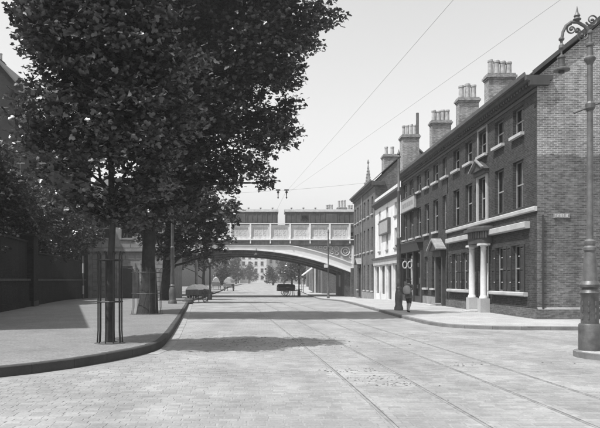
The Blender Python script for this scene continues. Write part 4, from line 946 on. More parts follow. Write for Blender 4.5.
def pole(base, h, label, rb=0.19, rt=0.075, name='tram_pole', mt='iron', arm=None):
    t = thing(name, base, label, 'pole'); x, y, z = base; c = (x, y, z)
    b = MB(); b.lathe([(rb*1.45,-0.1),(rb*1.45,0.12),(rb*1.25,0.2),(rb*1.1,0.3),(rb*1.25,0.55),(rb*1.2,0.8),(rb*0.9,1.0),(rb*0.8,1.05),(rb*0.95,1.12),(rb*0.7,1.2)], 14, c); b.build('base', mt, t, True)
    b = MB(); b.lathe([(rb*0.68,1.2),(rb*0.62,h*0.45),(rb*0.72,h*0.45+0.03),(rb*0.72,h*0.45+0.1),(rb*0.52,h*0.45+0.14),(rt*1.1,h*0.75),(rt*1.35,h*0.75+0.03),(rt*1.35,h*0.75+0.1),(rt,h*0.75+0.13),(rt*0.9,h-0.25)], 12, c); b.build('shaft', mt, t, True)
    b = MB(); b.lathe([(rt*0.9,h-0.25),(rt*1.5,h-0.22),(rt*1.5,h-0.16),(rt*0.9,h-0.1),(rt*1.3,h-0.04),(rt*0.6,h+0.08),(0.005,h+0.2)], 10, c); b.build('finial', mt, t, True)
    return t
pole((6.82, 32.4, ZR), 7.95, 'tall iron tram wire pole on the right pavement beside the walking figure', rb=0.16, rt=0.065, mt='iron_l')
pole(((172.5-PX)*40/F, 40.0, ZL), 7.6, 'fluted iron tram wire pole on the left pavement beside the thick trunks', mt='iron_l')
pole(((331-PX)*70/F-0.3, 70.0, gz(70)+ZR), 7.4, 'slim tram wire pole standing in front of the bridge face', 0.11, 0.07, mt='iron_l')
b = MB(); b.box(6.55, 6.95, 69.75, 69.83, 3.0, 3.35); o_ = b.build('notice_plate', 'white', origin=(6.75, 69.8, 3.0)); tag(o_, 'small white notice plate fixed to the slim pole before the bridge', 'sign')
def small_lamp(px, Y, h, label):
    x = (px-PX)*Y/F; z = gz(Y)+0.12; t = thing('gas_lamp', (x, Y, z), label, 'street lamp', 'gas lamps by the bridge'); c = (x, Y, z)
    b = MB(); b.lathe([(0.2,-0.1),(0.2,0.5),(0.14,0.6),(0.1,0.9),(0.09,1.0),(0.065,h-0.7),(0.1,h-0.65),(0.05,h-0.55)], 10, c); b.build('post', 'iron_b', t, True)
    b = MB(); b.tube([(x-0.3, Y, z+h-0.85), (x+0.3, Y, z+h-0.85)], 0.03, 6); b.build('ladder_bar', 'iron_b', t)
    b = MB(); b.lathe([(0.08,h-0.55),(0.2,h-0.1),(0.19,h-0.09)], 4, c); l_ = b.build('lantern_glass', 'curtain', t)
    b = MB(); b.lathe([(0.23,h-0.09),(0.1,h+0.1),(0.06,h+0.2),(0.01,h+0.28)], 4, c); b.build('lantern_cap', 'iron_b', t)
small_lamp(299, 84, 4.0, 'gas lamp under the bridge on the right pavement')
small_lamp(210, 62, 4.1, 'thin dark gas lamp behind the handcart on the left')
tp = thing('telegraph_post', ((196.5-PX)*66/F, 66, gz(66)+ZL), 'pale plain post behind the handcart on the left', 'post')
b = MB(); x0_ = (196.5-PX)*66/F; b.tube([(x0_, 66, -0.5), (x0_, 66, 6.4)], [0.17, 0.13], 10); b.build('shaft', 'stone_d', tp, True)
b = MB(); b.tube([(x0_-0.5, 65.85, 6.0), (x0_+0.5, 65.85, 6.0)], 0.05, 6); b.build('cross_arm', 'wood', tp)
# ------------------------------------------------------------------ overhead wires
def wire(name, pts, r, label, sag=0.0, group=None):
    P = []
    for a, b in zip(pts, pts[1:]):
        for i in range(8): 
            q = Vector(a).lerp(Vector(b), i/8); q.z -= sag*math.sin(math.pi*i/8); P.append(q)
    P.append(Vector(pts[-1])); m = MB(); m.tube(P, r, 5); o = m.build(name, 'iron', origin=P[0]); tag(o, label, 'wire', group); return o
zw = 6.3
wire('trolley_wire', [(4.45, -5, zw), (1.15, 34, zw)], 0.0027, 'left of the two trolley wires running up from the hangers', 0.02, 'trolley wires over the street')
wire('trolley_wire', [(7.3, -5, zw), (1.3, 34, zw)], 0.0024, 'right of the two trolley wires, reaching towards the near lamp', 0.02, 'trolley wires over the street')
wire('trolley_wire', [(1.15, 34, zw), (0.0, 62, zw-0.2), (-1.5, 77, 5.6)], 0.004, 'trolley wire running on from the hangers towards the bridge', 0.05, 'trolley wires over the street')
wire('span_wire', [(6.82, 32.4, 6.75), (1.2, 34, 6.42), (0.75, 34.1, 6.42), (-5.72, 40, 6.9)], 0.0045, 'thin span wire from the right pavement pole to the left one', 0.03)
for x in (0.75, 1.2):
    t = thing('wire_hanger', (x, 34.05, 6.42), ['left wire hanger with small bell on the span wire', 'right wire hanger with small bell on the span wire'][x > 1], 'hanger', 'wire hangers')
    b = MB(); b.tube([(x-0.12, 34.05, 6.44), (x+0.12, 34.05, 6.44)], 0.04, 6); b.build('ear', 'iron_b', t)
    b = MB(); b.lathe([(0.015,6.4),(0.06,6.36),(0.07,6.3),(0.03,6.27),(0.02,6.1),(0.045,6.05),(0.02,5.98)], 8, (x, 34.05, 0)); b.build('insulator', 'iron_b', t)
# ------------------------------------------------------------------ left side: boundary wall, garden, houses
W0, W1 = Vector((-9.6, 12.0)), Vector((-16.45, 59.0))
def boundary_wall():
    d = (W1-W0).normalized(); nrm = Vector((d.y, -d.x)); L = (W1-W0).length; rot = math.atan2(d.y, d.x)
    t = thing('boundary_wall', (W0.x, W0.y, ZL), 'high dark sooty brick garden wall with stone ledge along the left pavement', 'wall'); t.rotation_euler[2] = rot
    # local frame: x along the wall, -y towards the street
    def part(nm, mt, *bx):
        b = MB(); b.box(*bx); return obj(nm, b.mesh(nm, M[mt]), t)
    s0 = (36.2-12)/(59-12)*L
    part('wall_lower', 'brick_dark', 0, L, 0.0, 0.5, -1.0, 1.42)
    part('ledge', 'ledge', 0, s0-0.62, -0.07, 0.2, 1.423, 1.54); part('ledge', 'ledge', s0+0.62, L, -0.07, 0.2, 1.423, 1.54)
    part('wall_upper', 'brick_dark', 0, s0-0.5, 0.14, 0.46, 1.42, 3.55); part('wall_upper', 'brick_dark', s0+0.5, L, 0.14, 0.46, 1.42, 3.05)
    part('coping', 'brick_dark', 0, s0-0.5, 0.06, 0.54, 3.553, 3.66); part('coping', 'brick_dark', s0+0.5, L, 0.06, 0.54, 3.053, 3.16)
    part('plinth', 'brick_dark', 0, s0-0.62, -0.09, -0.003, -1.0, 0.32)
    pr_ = part('gate_pier', 'brick_dark', s0-0.6, s0+0.6, -0.22, 0.6, -1.0, 3.9)
    b = MB(); b.box(s0-0.7, s0+0.7, -0.32, 0.7, 3.903, 4.02); obj('pier_cap', b.mesh('pier_cap', M['brick_dark']), pr_)
    b = MB(); b.box(s0-0.61, s0+0.61, -0.26, -0.223, -1.0, 0.3); obj('pier_base', b.mesh('pier_base', M['ledge']), pr_)
    for s_ in (4, 11, 17): part('buttress', 'brick_dark', s_-0.25, s_+0.25, -0.06, 0.139, 1.54, 3.55)
boundary_wall()
b = MB(); q = Vector((-15.2, 53)); b.tube([(q.x+0.5, q.y-1, 0), (q.x+0.5, q.y-1, 3.6)], 0.06, 8); pp_ = b.build('sign_post', 'iron', origin=(q.x+0.5, q.y-1, 0.0)); tag(pp_, 'thin iron post with pale bands against the left garden wall', 'post')
c = MB(); c.tube([(q.x+0.5, q.y-1, 0.5), (q.x+0.5, q.y-1, 1.2)], 0.075, 8); c.tube([(q.x+0.5, q.y-1, 2.2), (q.x+0.5, q.y-1, 3.0)], 0.075, 8); c.build('pale_band', 'stone', pp_)
# garden trees and bushes over the wall
for k, (px, py, Y, r, lb) in enumerate(((14, 214, 42, 2.3, 'dark garden tree leaning over the wall at the left edge'), (50, 222, 48, 2.3, 'dark bushy garden tree behind the gate pier'), (78, 226, 56, 1.8, 'dark rounded garden bush at the far end of the garden wall'), (-20, 190, 38, 2.8, 'tall dark garden tree beside the left brick house'))):
    x = (px-PX)*Y/F; z = H+(PY-py)*Y/F
    L_ = [(x, Y, z, r, r), (x-r*0.7, Y+0.5, z-0.8, r*0.8, r), (x+r*0.6, Y-0.3, z-0.9, r*0.7, r), (x+0.2, Y, z+r*0.6, r*0.7, r*0.7), (x-0.3, Y, z-r*0.9, r*0.8, r*0.8)]
    tree('garden_tree', lb, (x, Y, 0.1), (x, Y, z), 0.18, L_, 0.2, 'leafH', 26, 11, 0.45, 'garden trees behind the wall')
iv = thing('ivy', (-12.5, 33, 2.8), 'dark ivy and hedge tumbling over the top of the left garden wall', 'ivy')
lv = []
for k in range(46):
    f_ = 0.25+0.75*k/45; p_ = W0+(W1-W0)*f_; lv.append((p_.x-0.6-random.random()*0.8, p_.y+random.uniform(-0.4, 0.4), 3.35+random.uniform(-0.5, 0.9)+0.5*math.sin(k*0.7), random.uniform(0.5, 0.95), 0.8))
io = obj('foliage', leaves_mesh('foliage', clumps(lv, 34)-np.array(WL[iv.name]), 0.16, 'leafH', 11, 0.35), iv); io['kind'] = 'stuff'
def box_house(name, label, x0, x1, y0, y1, ze, mt, roof='hip', ridge=None, wins_s=(), wins_x=(), side=1, zb=-1.0, roofm='slate', ov=0.35, sill='stone_d', wall_name='wall'):
    "plain house with real window openings in its camera-facing (south) wall and in one street wall"
    t = thing(name, ((x0+x1)/2, y0, zb+1), label, 'house')
    ops = [(u-w/2, u+w/2, z, z+h) for u, z, w, h in wins_s]
    m = MB(); wall_open(m, 'y', y0, x0, x1, zb, ze, ops, 0.2); m.build(wall_name, mt, t)
    for u, z, w, h in wins_s: window(t, u, y0, z, w, h, 0, sill, CURS[int(abs(u)*7+z) % 9])
    xs_ = x1 if side > 0 else x0
    m = MB(); opx = [(u-w/2, u+w/2, z, z+h) for u, z, w, h in wins_x]; wall_open(m, 'x', xs_, y0, y1, zb, ze, opx, -0.2*side); m.build('side_wall', mt, t)
    for u, z, w, h in wins_x: window(t, xs_-(0.22 if side > 0 else 0), u, z, w, h, ROTX if side < 0 else -ROTX, sill if side < 0 else None, CURS[int(u*5) % 9]) if side < 0 else window(t, xs_-0.22, u, z, w, h, -ROTX, None, CURS[int(u*5) % 9])
    m = MB(); m.add([(x0,y1,zb),(x1,y1,zb),(x1,y1,ze),(x0,y1,ze)], [(0,1,2,3)]); xo = x0 if side > 0 else x1; m.add([(xo,y0,zb),(xo,y1,zb),(xo,y1,ze),(xo,y0,ze)], [(0,1,2,3)]); m.build('rear_wall', mt, t)
    rz = ridge or ze+3; a, b_, c, d = x0-ov, x1+ov, y0-ov, y1+ov; xm = (a+b_)/2; ym = (c+d)/2
    m = MB()
    if roof == 'hip':
        h = min((b_-a), (d-c))/2
        if d-c >= b_-a: p1, p2 = (xm, c+h, rz), (xm, d-h, rz)
        else: p1, p2 = (a+h, ym, rz), (b_-h, ym, rz)
        v = [(a,c,ze),(b_,c,ze),(b_,d,ze),(a,d,ze),p1,p2, (a,c,ze-0.2),(b_,c,ze-0.2),(b_,d,ze-0.2),(a,d,ze-0.2)]
        f = [(0,1,4),(1,2,5,4),(2,3,5),(3,0,4,5)] if d-c >= b_-a else [(0,1,5,4),(1,2,5),(2,3,4,5),(3,0,4)]
        m.add(v, f+[(6,7,1,0),(7,8,2,1),(8,9,3,2),(9,6,0,3),(6,9,8,7)])
    elif roof == 'gable_s':
        m.prism([(a, ze), (xm, rz), (b_, ze), (b_, ze-0.2), (xm, rz-0.2), (a, ze-0.2)], 'y', c, d)
        g_ = MB(); g_.prism([(x0, ze+0.001), (x1, ze+0.001), (xm, rz-0.25)], 'y', y0, y0+0.2); g_.build('gable_wall', mt, t)
    elif roof == 'gable_x':
        m.prism([(c, ze), (ym, rz), (d, ze), (d, ze-0.2), (ym, rz-0.2), (c, ze-0.2)], 'x', a, b_)
    elif roof == 'flat':
        m.box(a, b_, c, d, ze, ze+0.4)
    m.build('roof', roofm, t); return t
# brick house just outside the frame on the near left: it throws the broad shadow over the pavement
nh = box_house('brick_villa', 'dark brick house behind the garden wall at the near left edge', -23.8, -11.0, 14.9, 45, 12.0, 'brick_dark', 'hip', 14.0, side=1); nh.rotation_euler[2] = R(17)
# tall brick house behind the trees on the far left
YH = 56
wx = [(u, z, 0.95, 1.8) for u in (-26, -23.6, -21.4, -19.5) for z in (1.8, 4.8, 7.9, 11.0)]
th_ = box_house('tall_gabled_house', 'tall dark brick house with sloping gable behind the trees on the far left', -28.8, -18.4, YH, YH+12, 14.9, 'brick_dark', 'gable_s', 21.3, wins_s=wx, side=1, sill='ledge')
stack(th_, -25.5, YH+5, 17.5, 22.5, 1.2, 1.0, 3, 0.8, mt='brick_dark')
# grey stone-fronted house closing the left pavement
def stone_house():
    x0, x1, y0, ze = -16.6, -8.9, 60.6, 9.5; zb = gz(60)
    wins = [(-15.2, 5.6, 1.1, 1.9), (-13.0, 5.6, 1.1, 1.9), (-10.6, 5.6, 1.1, 1.9)]
    t = box_house('stone_house', 'grey block-built house with dark doorway closing the left pavement behind the trees', x0, x1, y0, y0+9, ze, 'stone_d', 'gable_x', 12, wins, side=1)
    b = MB(); b.box(-13.6, -12.4, y0-0.1, y0-0.004, zb-0.2, zb+3.0); d = b.build('door', 'dark', t)
    b = MB(); b.box(-13.85, -13.605, y0-0.2, y0-0.004, zb-0.2, zb+3.2); b.box(-12.395, -12.15, y0-0.2, y0-0.004, zb-0.2, zb+3.2); b.box(-13.85, -12.15, y0-0.2, y0-0.004, zb+3.203, zb+3.5); b.build('door_surround', 'stone_d', t)
    b = MB(); b.box(x0-0.05, x1+0.05, y0-0.22, y0-0.004, 4.35, 4.65); b.build('string_course', 'stone_d', t)
    b = MB(); b.box(x0-0.02, x0+0.35, y0-0.2, y0-0.06, -0.4, ze-0.3); b.build('corner_pier', 'stone_d', t)
    # separate facing blocks, laid in courses with sunk joints
    me = {}; row = 0; z = zb
    for (za, zc) in ((zb+0.05, 4.32), (4.68, 8.6)):
        z = za
        while z+0.42 <= zc+0.05:
            x = x0+0.36; first = True
            while x < x1-0.1:
                w = (0.45 if (first and row % 2) else 0.9); first = False; w = min(w, x1-x)
                cx = x+w/2; x += w
                if w < 0.2: continue
                if -13.95 < cx+w/2 and cx-w/2 < -12.05 and z < zb+3.55: continue
                if any(u-0.75 < cx+w/2 and cx-w/2 < u+0.75 and z+0.42 > zz-0.2 and z < zz+hh+0.05 for u, zz, ww, hh in wins): continue
                k = round(w, 2)
                if k not in me:
                    q = MB(); a, h = w/2-0.012, 0.40; q.add([(-a,0.0,0.01),(a,0.0,0.01),(a,0.0,h),(-a,0.0,h),(-a+0.015,-0.05,0.025),(a-0.015,-0.05,0.025),(a-0.015,-0.05,h-0.015),(-a+0.015,-0.05,h-0.015)], [(4,5,6,7),(0,1,5,4),(1,2,6,5),(2,3,7,6),(3,0,4,7)]); me[k] = q.mesh('stone_block', M['ashlar'])
                p = WL[t.name]; obj('stone_block', me[k], t, (cx-p.x, y0-0.004+random.uniform(0, 0.012)-p.y, z-p.z))
            z += 0.42; row += 1
stone_house()

# ------------------------------------------------------------------ handcart, carts, walking figure
def wheel(m, x, y, z, r, axis_y=True, spokes=10):
    pts = [(x+r*math.cos(2*math.pi*k/24), y, z+r*math.sin(2*math.pi*k/24)) for k in range(25)]; m.tube(pts, 0.035, 6, False)
    for k in range(spokes):
        a = 2*math.pi*k/spokes; m.tube([(x, y, z), (x+r*math.cos(a), y, z+r*math.sin(a))], 0.02, 5)
    m.tube([(x, y-0.1, z), (x, y+0.1, z)], 0.07, 8)
def cart(X, Y, label, s=1.0, load='canvas', cover=False, rot=0.0, group=None, name='handcart'):
    z = gz(Y)+(0.012); t = thing(name, (X, Y, z), label, 'cart', group); t.rotation_euler[2] = rot; t.scale = (s, s, s)
    def prt(nm, mb, mt, smooth=False, par=None): return obj(nm, mb.mesh(nm, M[mt], smooth), par or t)
    for y in (-0.62, 0.62):
        m = MB(); wheel(m, 0, y, 0.49, 0.455); prt('wheel', m, 'wood', True)
    m = MB(); m.tube([(0, -0.62, 0.49), (0, 0.62, 0.49)], 0.04, 6); prt('axle', m, 'iron_b')
    m = MB(); m.box(-0.95, 0.95, -0.5, 0.5, 0.62, 0.70); bed = prt('bed', m, 'wood')
    m = MB(); m.box(-0.95, 0.95, -0.55, -0.503, 0.6, 1.0); m.box(-0.95, 0.95, 0.503, 0.55, 0.6, 1.0); m.box(-1.0, -0.953, -0.55, 0.55, 0.6, 1.0); prt('side_board', m, 'wood')
    m = MB(); m.tube([(0.9, -0.42, 0.64), (1.5, -0.4, 0.66), (1.9, -0.38, 0.75)], 0.035, 6); m.tube([(0.9, 0.42, 0.64), (1.5, 0.4, 0.66), (1.9, 0.38, 0.75)], 0.035, 6); m.tube([(1.85, -0.4, 0.74), (1.85, 0.4, 0.74)], 0.025, 6); prt('shafts', m, 'wood')
    m = MB(); m.tube([(0.85, -0.4, 0.62), (0.9, -0.4, 0.0)], 0.035, 6); m.tube([(0.85, 0.4, 0.62), (0.9, 0.4, 0.0)], 0.035, 6); prt('prop', m, 'wood')
    m = MB(); n = 10
    hgt = 1.1 if cover else 0.62
    prof = [(-0.54+1.08*i/n, 0.78+hgt*math.sin(math.pi*(0.06+0.88*i/n))**0.6) for i in range(n+1)]; v = []
    for j in range(9):
        x = -1.0+2.0*j/8; k = 1-0.10*abs(j/4-1)**2
        for (y, zz) in prof: v.append((x, y, 0.74+(zz-0.74)*k+(random.uniform(-0.05, 0.05) if not cover else 0.015*math.cos(j*math.pi))))
    m.add(v, [(j*(n+1)+i, j*(n+1)+i+1, (j+1)*(n+1)+i+1, (j+1)*(n+1)+i) for j in range(8) for i in range(n)])
    m.add([v[i] for i in range(n+1)], [tuple(range(n+1))]); m.add([v[8*(n+1)+i] for i in range(n+1)], [tuple(range(n+1))[::-1]])
    prt('canvas_cover', m, 'sign' if cover else load, True)
    return t
cart((198-PX)*47.5/F, 47.5, 'handcart with a pale canvas-covered load standing at the left kerb', 0.95, rot=R(68))
sk = thing('sack', ((188-PX)*44/F, 44, 0.012), 'dark slumped sack lying by the left kerb before the handcart', 'sack')
b = MB(); x_ = (188-PX)*44/F; b.lathe([(0.3,0.012),(0.42,0.1),(0.36,0.28),(0.2,0.38),(0.05,0.44)], 10, (x_, 44, 0)); b.build('body', 'cloth', sk, True)
b = MB(); b.lathe([(0.06,0.42),(0.09,0.5),(0.13,0.55)], 8, (x_+0.02, 44, 0)); b.build('tied_neck', 'cloth', sk, True)
cart((229-PX)*118/F, 118, 'round-topped covered cart beyond the bridge, nearer the road middle', 1.35, cover=True, rot=R(80), group='covered carts beyond the bridge', name='covered_cart')
cart((216-PX)*122/F, 122, 'round-topped covered cart beyond the bridge, nearer the left trees', 1.35, cover=True, rot=R(95), group='covered carts beyond the bridge', name='covered_cart')
cart((286-PX)*86/F, 86, 'dark loaded cart standing under the bridge by the gas lamp', 1.15, load='cloth', rot=R(10), name='loaded_cart')

def person(base, label, face=R(0)):
    "boy in cap, jacket and knee breeches, bag on his back, in mid stride"
    t = thing('person', base, label, 'person'); t.rotation_euler[2] = face
    # local frame: faces +y; skeleton joints with radii
    J = {'pel': ((0,0,0.86), (0.15,0.115)), 'waist': ((0,0.0,1.02), (0.145,0.11)), 'chest': ((0,0.02,1.22), (0.165,0.12)), 'sho': ((0,0.03,1.38), (0.12,0.09)), 'neck': ((0,0.045,1.46), (0.055,0.055)), 'head0': ((0,0.065,1.53), (0.07,0.08)), 'head1': ((0,0.075,1.62), (0.082,0.098)), 'head2': ((0,0.07,1.69), (0.055,0.065)),
         'lh': ((-0.09,0,0.80), (0.10,0.10)), 'lk': ((-0.10,0.16,0.48), (0.062,0.064)), 'lc': ((-0.10,0.15,0.34), (0.058,0.06)), 'la': ((-0.10,0.10,0.10), (0.042,0.045)), 'lf': ((-0.105,0.18,0.045), (0.042,0.036)), 'lt': ((-0.11,0.29,0.035), (0.036,0.028)),
         'rh': ((0.09,0,0.80), (0.10,0.10)), 'rk': ((0.10,0.0,0.47), (0.062,0.064)), 'rc': ((0.10,-0.10,0.35), (0.058,0.06)), 'ra': ((0.10,-0.24,0.15), (0.042,0.045)), 'rf': ((0.10,-0.19,0.07), (0.042,0.036)), 'rt': ((0.10,-0.08,0.035), (0.036,0.028)),
         'ls': ((-0.19,0.02,1.36), (0.065,0.065)), 'le': ((-0.25,-0.05,1.12), (0.048,0.048)), 'lw': ((-0.22,0.13,0.98), (0.032,0.034)), 'lhd': ((-0.20,0.20,0.96), (0.028,0.04)),
         'rs': ((0.19,0.02,1.36), (0.065,0.065)), 're': ((0.27,-0.04,1.13), (0.048,0.048)), 'rw': ((0.22,0.10,1.28), (0.032,0.034)), 'rhd': ((0.17,0.12,1.34), (0.028,0.036))}
    E = [('pel','waist'),('waist','chest'),('chest','sho'),('sho','neck'),('neck','head0'),('head0','head1'),('head1','head2'),('pel','lh'),('lh','lk'),('lk','lc'),('lc','la'),('la','lf'),('lf','lt'),('pel','rh'),('rh','rk'),('rk','rc'),('rc','ra'),('ra','rf'),('rf','rt'),('sho','ls'),('ls','le'),('le','lw'),('lw','lhd'),('sho','rs'),('rs','re'),('re','rw'),('rw','rhd')]
    names = list(J); V = [J[k][0] for k in names]; Ed = [(names.index(a), names.index(b)) for a, b in E]; rad = [J[k][1] for k in names]
    for hd, sx in (('lhd', -1), ('rhd', 1)):               # thumb and four fingers, curled
        hx, hy, hz = J[hd][0]; up = 1 if sx > 0 else -1; i0 = names.index(hd)
        for f_ in range(4):
            dx = (-0.027+0.018*f_)*1.0; ln = (0.062, 0.07, 0.066, 0.052)[f_]
            a = len(V); V.append((hx+dx*0.9, hy+0.03, hz+up*0.028)); V.append((hx+dx, hy+0.045-0.0*f_, hz+up*ln)); V.append((hx+dx, hy+0.025, hz+up*(ln+0.02)))
            rad += [(0.0095, 0.0095)]*2+[(0.0075, 0.0075)]; Ed += [(i0, a), (a, a+1), (a+1, a+2)]
        a = len(V); V += [(hx-sx*0.04, hy+0.01, hz+up*0.0), (hx-sx*0.055, hy+0.03, hz+up*0.03)]; rad += [(0.011, 0.011), (0.009, 0.009)]; Ed += [(i0, a), (a, a+1)]
    me = bpy.data.meshes.new('body'); me.from_pydata(V, Ed, []); ob = bpy.data.objects.new('body', me); COL.objects.link(ob)
    sk_ = ob.modifiers.new('skin', 'SKIN'); sk_.use_smooth_shade = True; ob.modifiers.new('sub', 'SUBSURF').levels = 2
    for i, r in enumerate(rad): me.skin_vertices[0].data[i].radius = r
    me.skin_vertices[0].data[0].use_root = True
    dg = bpy.context.evaluated_depsgraph_get(); em = bpy.data.meshes.new_from_object(ob.evaluated_get(dg)); bpy.data.objects.remove(ob)
    em.materials.clear()
    for k in ('skin', 'cloth', 'cloth2', 'iron_b', 'sign'): em.materials.append(M[k])
    for p in em.polygons:
        c = p.center; p.use_smooth = True
        if c.z > 1.45: p.material_index = 0
        elif c.z < 0.09: p.material_index = 3
        elif c.z < 0.46: p.material_index = 4                # stockings
        elif abs(c.x) > 0.15 and ((c.x < 0 and c.y > 0.11 and c.z < 1.0) or (c.x > 0 and c.y > 0.085 and c.z > 1.25)): p.material_index = 0
        elif c.z < 0.82: p.material_index = 1
        else: p.material_index = 2
    em.name = 'body'; obj('body', em, t)
    def prt(nm, mb, mt): return obj(nm, mb.mesh(nm, M[mt], True), t)
    b = MB(); b.lathe([(0.092,1.645),(0.13,1.665),(0.135,1.70),(0.11,1.735),(0.04,1.755),(0.005,1.757)], 16, (0, 0.06, 0)); b.prism([(-0.09, 0.13), (-0.05, 0.2), (0, 0.215), (0.05, 0.2), (0.09, 0.13)], 'z', 1.645, 1.66); prt('cap', b, 'cloth')
    b = MB(); b.lathe([(0.086,1.50),(0.094,1.56),(0.095,1.63),(0.09,1.66)], 14, (0, 0.05, 0)); 
    b.v = [(x, min(y, 0.075), z) for x, y, z in b.v]; prt('hair', b, 'cloth')
    b = MB()
    for sx in (-1, 1): b.lathe([(0.003,-0.011),(0.011,0),(0.003,0.011)], 8, (sx*0.032, 0.163, 1.612))
    prt('eyes', b, 'iron_b')
    b = MB(); b.prism([(0.155, 1.60), (0.19, 1.563), (0.155, 1.553)], 'x', -0.014, 0.014); 
    for sx in (-1, 1): b.lathe([(0.012,-0.03),(0.018,0),(0.012,0.03)], 8, (sx*0.086, 0.06, 1.60))
    prt('nose_and_ears', b, 'skin')
    b = MB(); b.box(-0.024, 0.024, 0.15, 0.163, 1.530, 1.537); prt('mouth', b, 'cloth')
    b = MB(); n = 16                                          # jacket skirt below the waist
    for i, (z, rx, ry) in enumerate(((1.06, 0.17, 0.135), (0.9, 0.185, 0.15), (0.72, 0.205, 0.18))):
        b.v += [(rx*math.cos(2*math.pi*k/n), ry*math.sin(2*math.pi*k/n)+0.01, z) for k in range(n)]
    for i in range(2):
        for k in range(n): b.f.append((i*n+k, i*n+(k+1) % n, (i+1)*n+(k+1) % n, (i+1)*n+k))
    prt('jacket_skirt', b, 'cloth2')
    b = MB(); b.lathe([(0.06,0.92),(0.17,0.96),(0.21,1.1),(0.19,1.26),(0.1,1.36),(0.03,1.38)], 14, (0, 0, 0)); b.v = [(x, -0.22+y*0.7, z) for x, y, z in b.v]; bgp = prt('bag', b, 'sign')
    b = MB(); b.tube([(0.1,-0.16,1.3),(0.14,-0.04,1.44),(0.13,0.1,1.40),(0.14,0.13,1.2),(0.13,0.02,1.0),(0.1,-0.1,1.0)], 0.014, 6); obj('strap', b.mesh('strap', M['wood'], True), bgp)
    return t
pb = at(408.5, 312.3, ZR)
person((pb[0], pb[1], ZR), 'person in cap, dark jacket and knee breeches walking away with a pale bag', R(-35)).scale = (0.93, 0.93, 0.93)

# ------------------------------------------------------------------ beyond the bridge: hazy street
def fw(xs_, zs_, w=1.1, h=1.8): return [(x, z, w, h) for x in xs_ for z in zs_]
bw_ = box_house('pale_end_house', 'pale four storey house with gable closing the far end of the street', -12.5, 1.0, 330, 345, 15.5, 'stucco', 'gable_s', 20, fw((-10.5, -7.3, -4.1, -1), (2, 5.6, 9.2, 12.6), 1.5, 2.0), side=1)
box_house('far_terrace', 'hazy grey terrace right of the pale end house', 1.6, 15, 322, 340, 15, 'stone_d', 'gable_x', 19, fw((3.5, 6.5, 9.5, 12.5), (2, 6, 10), 1.4, 2.2), side=-1)
box_house('far_block', 'hazy dark block left of the pale end house', -34, -13.2, 320, 340, 11, 'stone_d', 'gable_x', 15, fw((-30, -26, -22, -18, -15), (2, 6), 1.4, 2.2), side=1)
box_house('far_corner_shop', 'shop with white blind just beyond the bridge on the right', 8.5, 16, 100, 122, 9.5, 'brick_mid', 'gable_s', 12.5, fw((11, 14), (1, 5)), [(104, 1, 1.2, 1.8), (110, 1, 1.2, 1.8), (116, 1, 1.2, 1.8), (104, 5, 1.1, 1.8), (110, 5, 1.1, 1.8), (116, 5, 1.1, 1.8)], side=-1)
box_house('far_brick_house', 'tall grey house beyond the shop with the blind', 10.5, 19, 124, 160, 11, 'brick_mid', 'gable_s', 14, (), [(u, z, 1.1, 1.8) for u in (128, 133, 138, 143, 148, 153) for z in (1, 4.6, 8)], side=-1)
box_house('far_row_house', 'long hazy row of houses on the right of the far street', 14, 24, 170, 300, 11, 'stone_d', 'gable_s', 15, (), [(u, z, 1.2, 2) for u in range(175, 298, 8) for z in (1, 5)], side=-1)
box_house('far_left_row', 'long hazy row of houses on the left of the far street', -32, -19.5, 150, 300, 9, 'stone_d', 'gable_s', 13, fw((-29, -26, -23), (1, 5)), [], side=1)
# house behind the railway whose chimney pots rise over the vans
ch = box_house('railside_house', 'house behind the railway showing only its cluster of chimney pots', 8.8, 16, 96.5, 99.5, 10.2, 'brick_mid', 'gable_x', 11.4, (), (), side=-1)
stack(ch, 10.0, 98, 10.5, 12.2, 1.2, 0.7, 3, 1.0, pr=0.17); stack(ch, 11.9, 98, 10.5, 12.75, 1.4, 0.7, 3, 1.1, pr=0.17); stack(ch, 13.2, 98, 10.5, 12.2, 0.9, 0.7, 2, 1.0, pr=0.17)
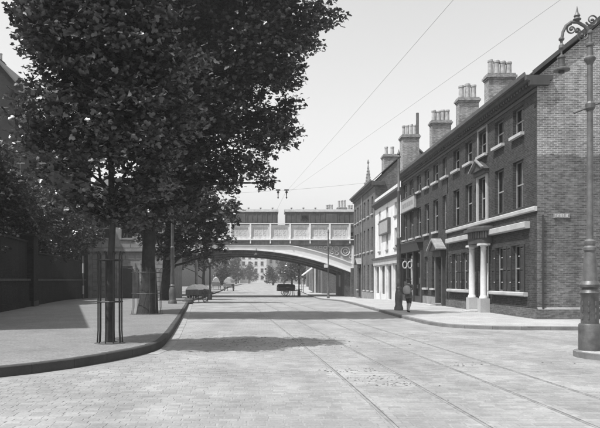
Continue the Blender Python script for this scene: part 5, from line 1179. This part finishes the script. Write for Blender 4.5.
# awning
aw = thing('shop_blind', (7.6, 103, 0), 'white slanting shop blind on posts just beyond the bridge', 'awning')
b = MB(); b.prism([(6.2, 2.5), (8.2, 4.0), (8.48, 4.0), (8.48, 3.9), (8.2, 3.86), (6.2, 2.36)], 'y', 101, 106); b.build('blind', 'white', aw)
for y in (101.1, 105.9):
    b = MB(); b.tube([(6.25, y, gz(103)+ZR), (6.25, y, 2.4)], 0.06, 6); b.build('post', 'iron', aw)
    b = MB(); b.tube([(8.1, y, gz(103)+ZR), (8.1, y, 3.85)], 0.13, 6); b.build('post', 'white', aw)
# church pinnacle behind the houses
cp = thing('church_pinnacle', (17.9, 110, 0), 'slender crocketed church pinnacle rising behind the tall brick house', 'spire')
b = MB(); b.box(16.9, 18.9, 109, 111, -0.5, 17.5); b.build('turret', 'stone_d', cp)
b = MB(); b.lathe([(0.62,17.5),(0.62,18.1),(0.75,18.15),(0.75,18.35),(0.48,18.4),(0.06,21.6),(0.2,21.75),(0.2,21.9),(0.02,22.4)], 8, (17.9, 110, 0)); sp_ = b.build('spirelet', 'stone_d', cp)
b = MB()
for i in range(5):
    for k in range(4):
        z = 18.7+i*0.55; r = 0.48-0.13*i*0.55/0.55*0.7; a = k*math.pi/2+math.pi/4; b.lathe([(0.02,-0.12),(0.13,0),(0.05,0.14)], 6, (17.9+r*math.cos(a), 110+r*math.sin(a), z))
b.build('crocket', 'stone_d', sp_)

# ------------------------------------------------------------------ haze: one closed box of even, smoky air
b = MB(); b.box(-420, 420, -60, 920, -1.6, 32); m_ = bpy.data.materials.new('smoky_air'); m_.use_nodes = True
t_ = m_.node_tree; t_.nodes.clear(); vo = t_.nodes.new('ShaderNodeVolumePrincipled'); vo.inputs['Color'].default_value = g(0.92); vo.inputs['Density'].default_value = 0.0007
try: vo.inputs['Anisotropy'].default_value = 0.1
except Exception: pass
ou = t_.nodes.new('ShaderNodeOutputMaterial'); t_.links.new(vo.outputs[0], ou.inputs['Volume'])
M['haze'] = m_; hz = b.build('haze', 'haze'); hz['kind'] = 'stuff'
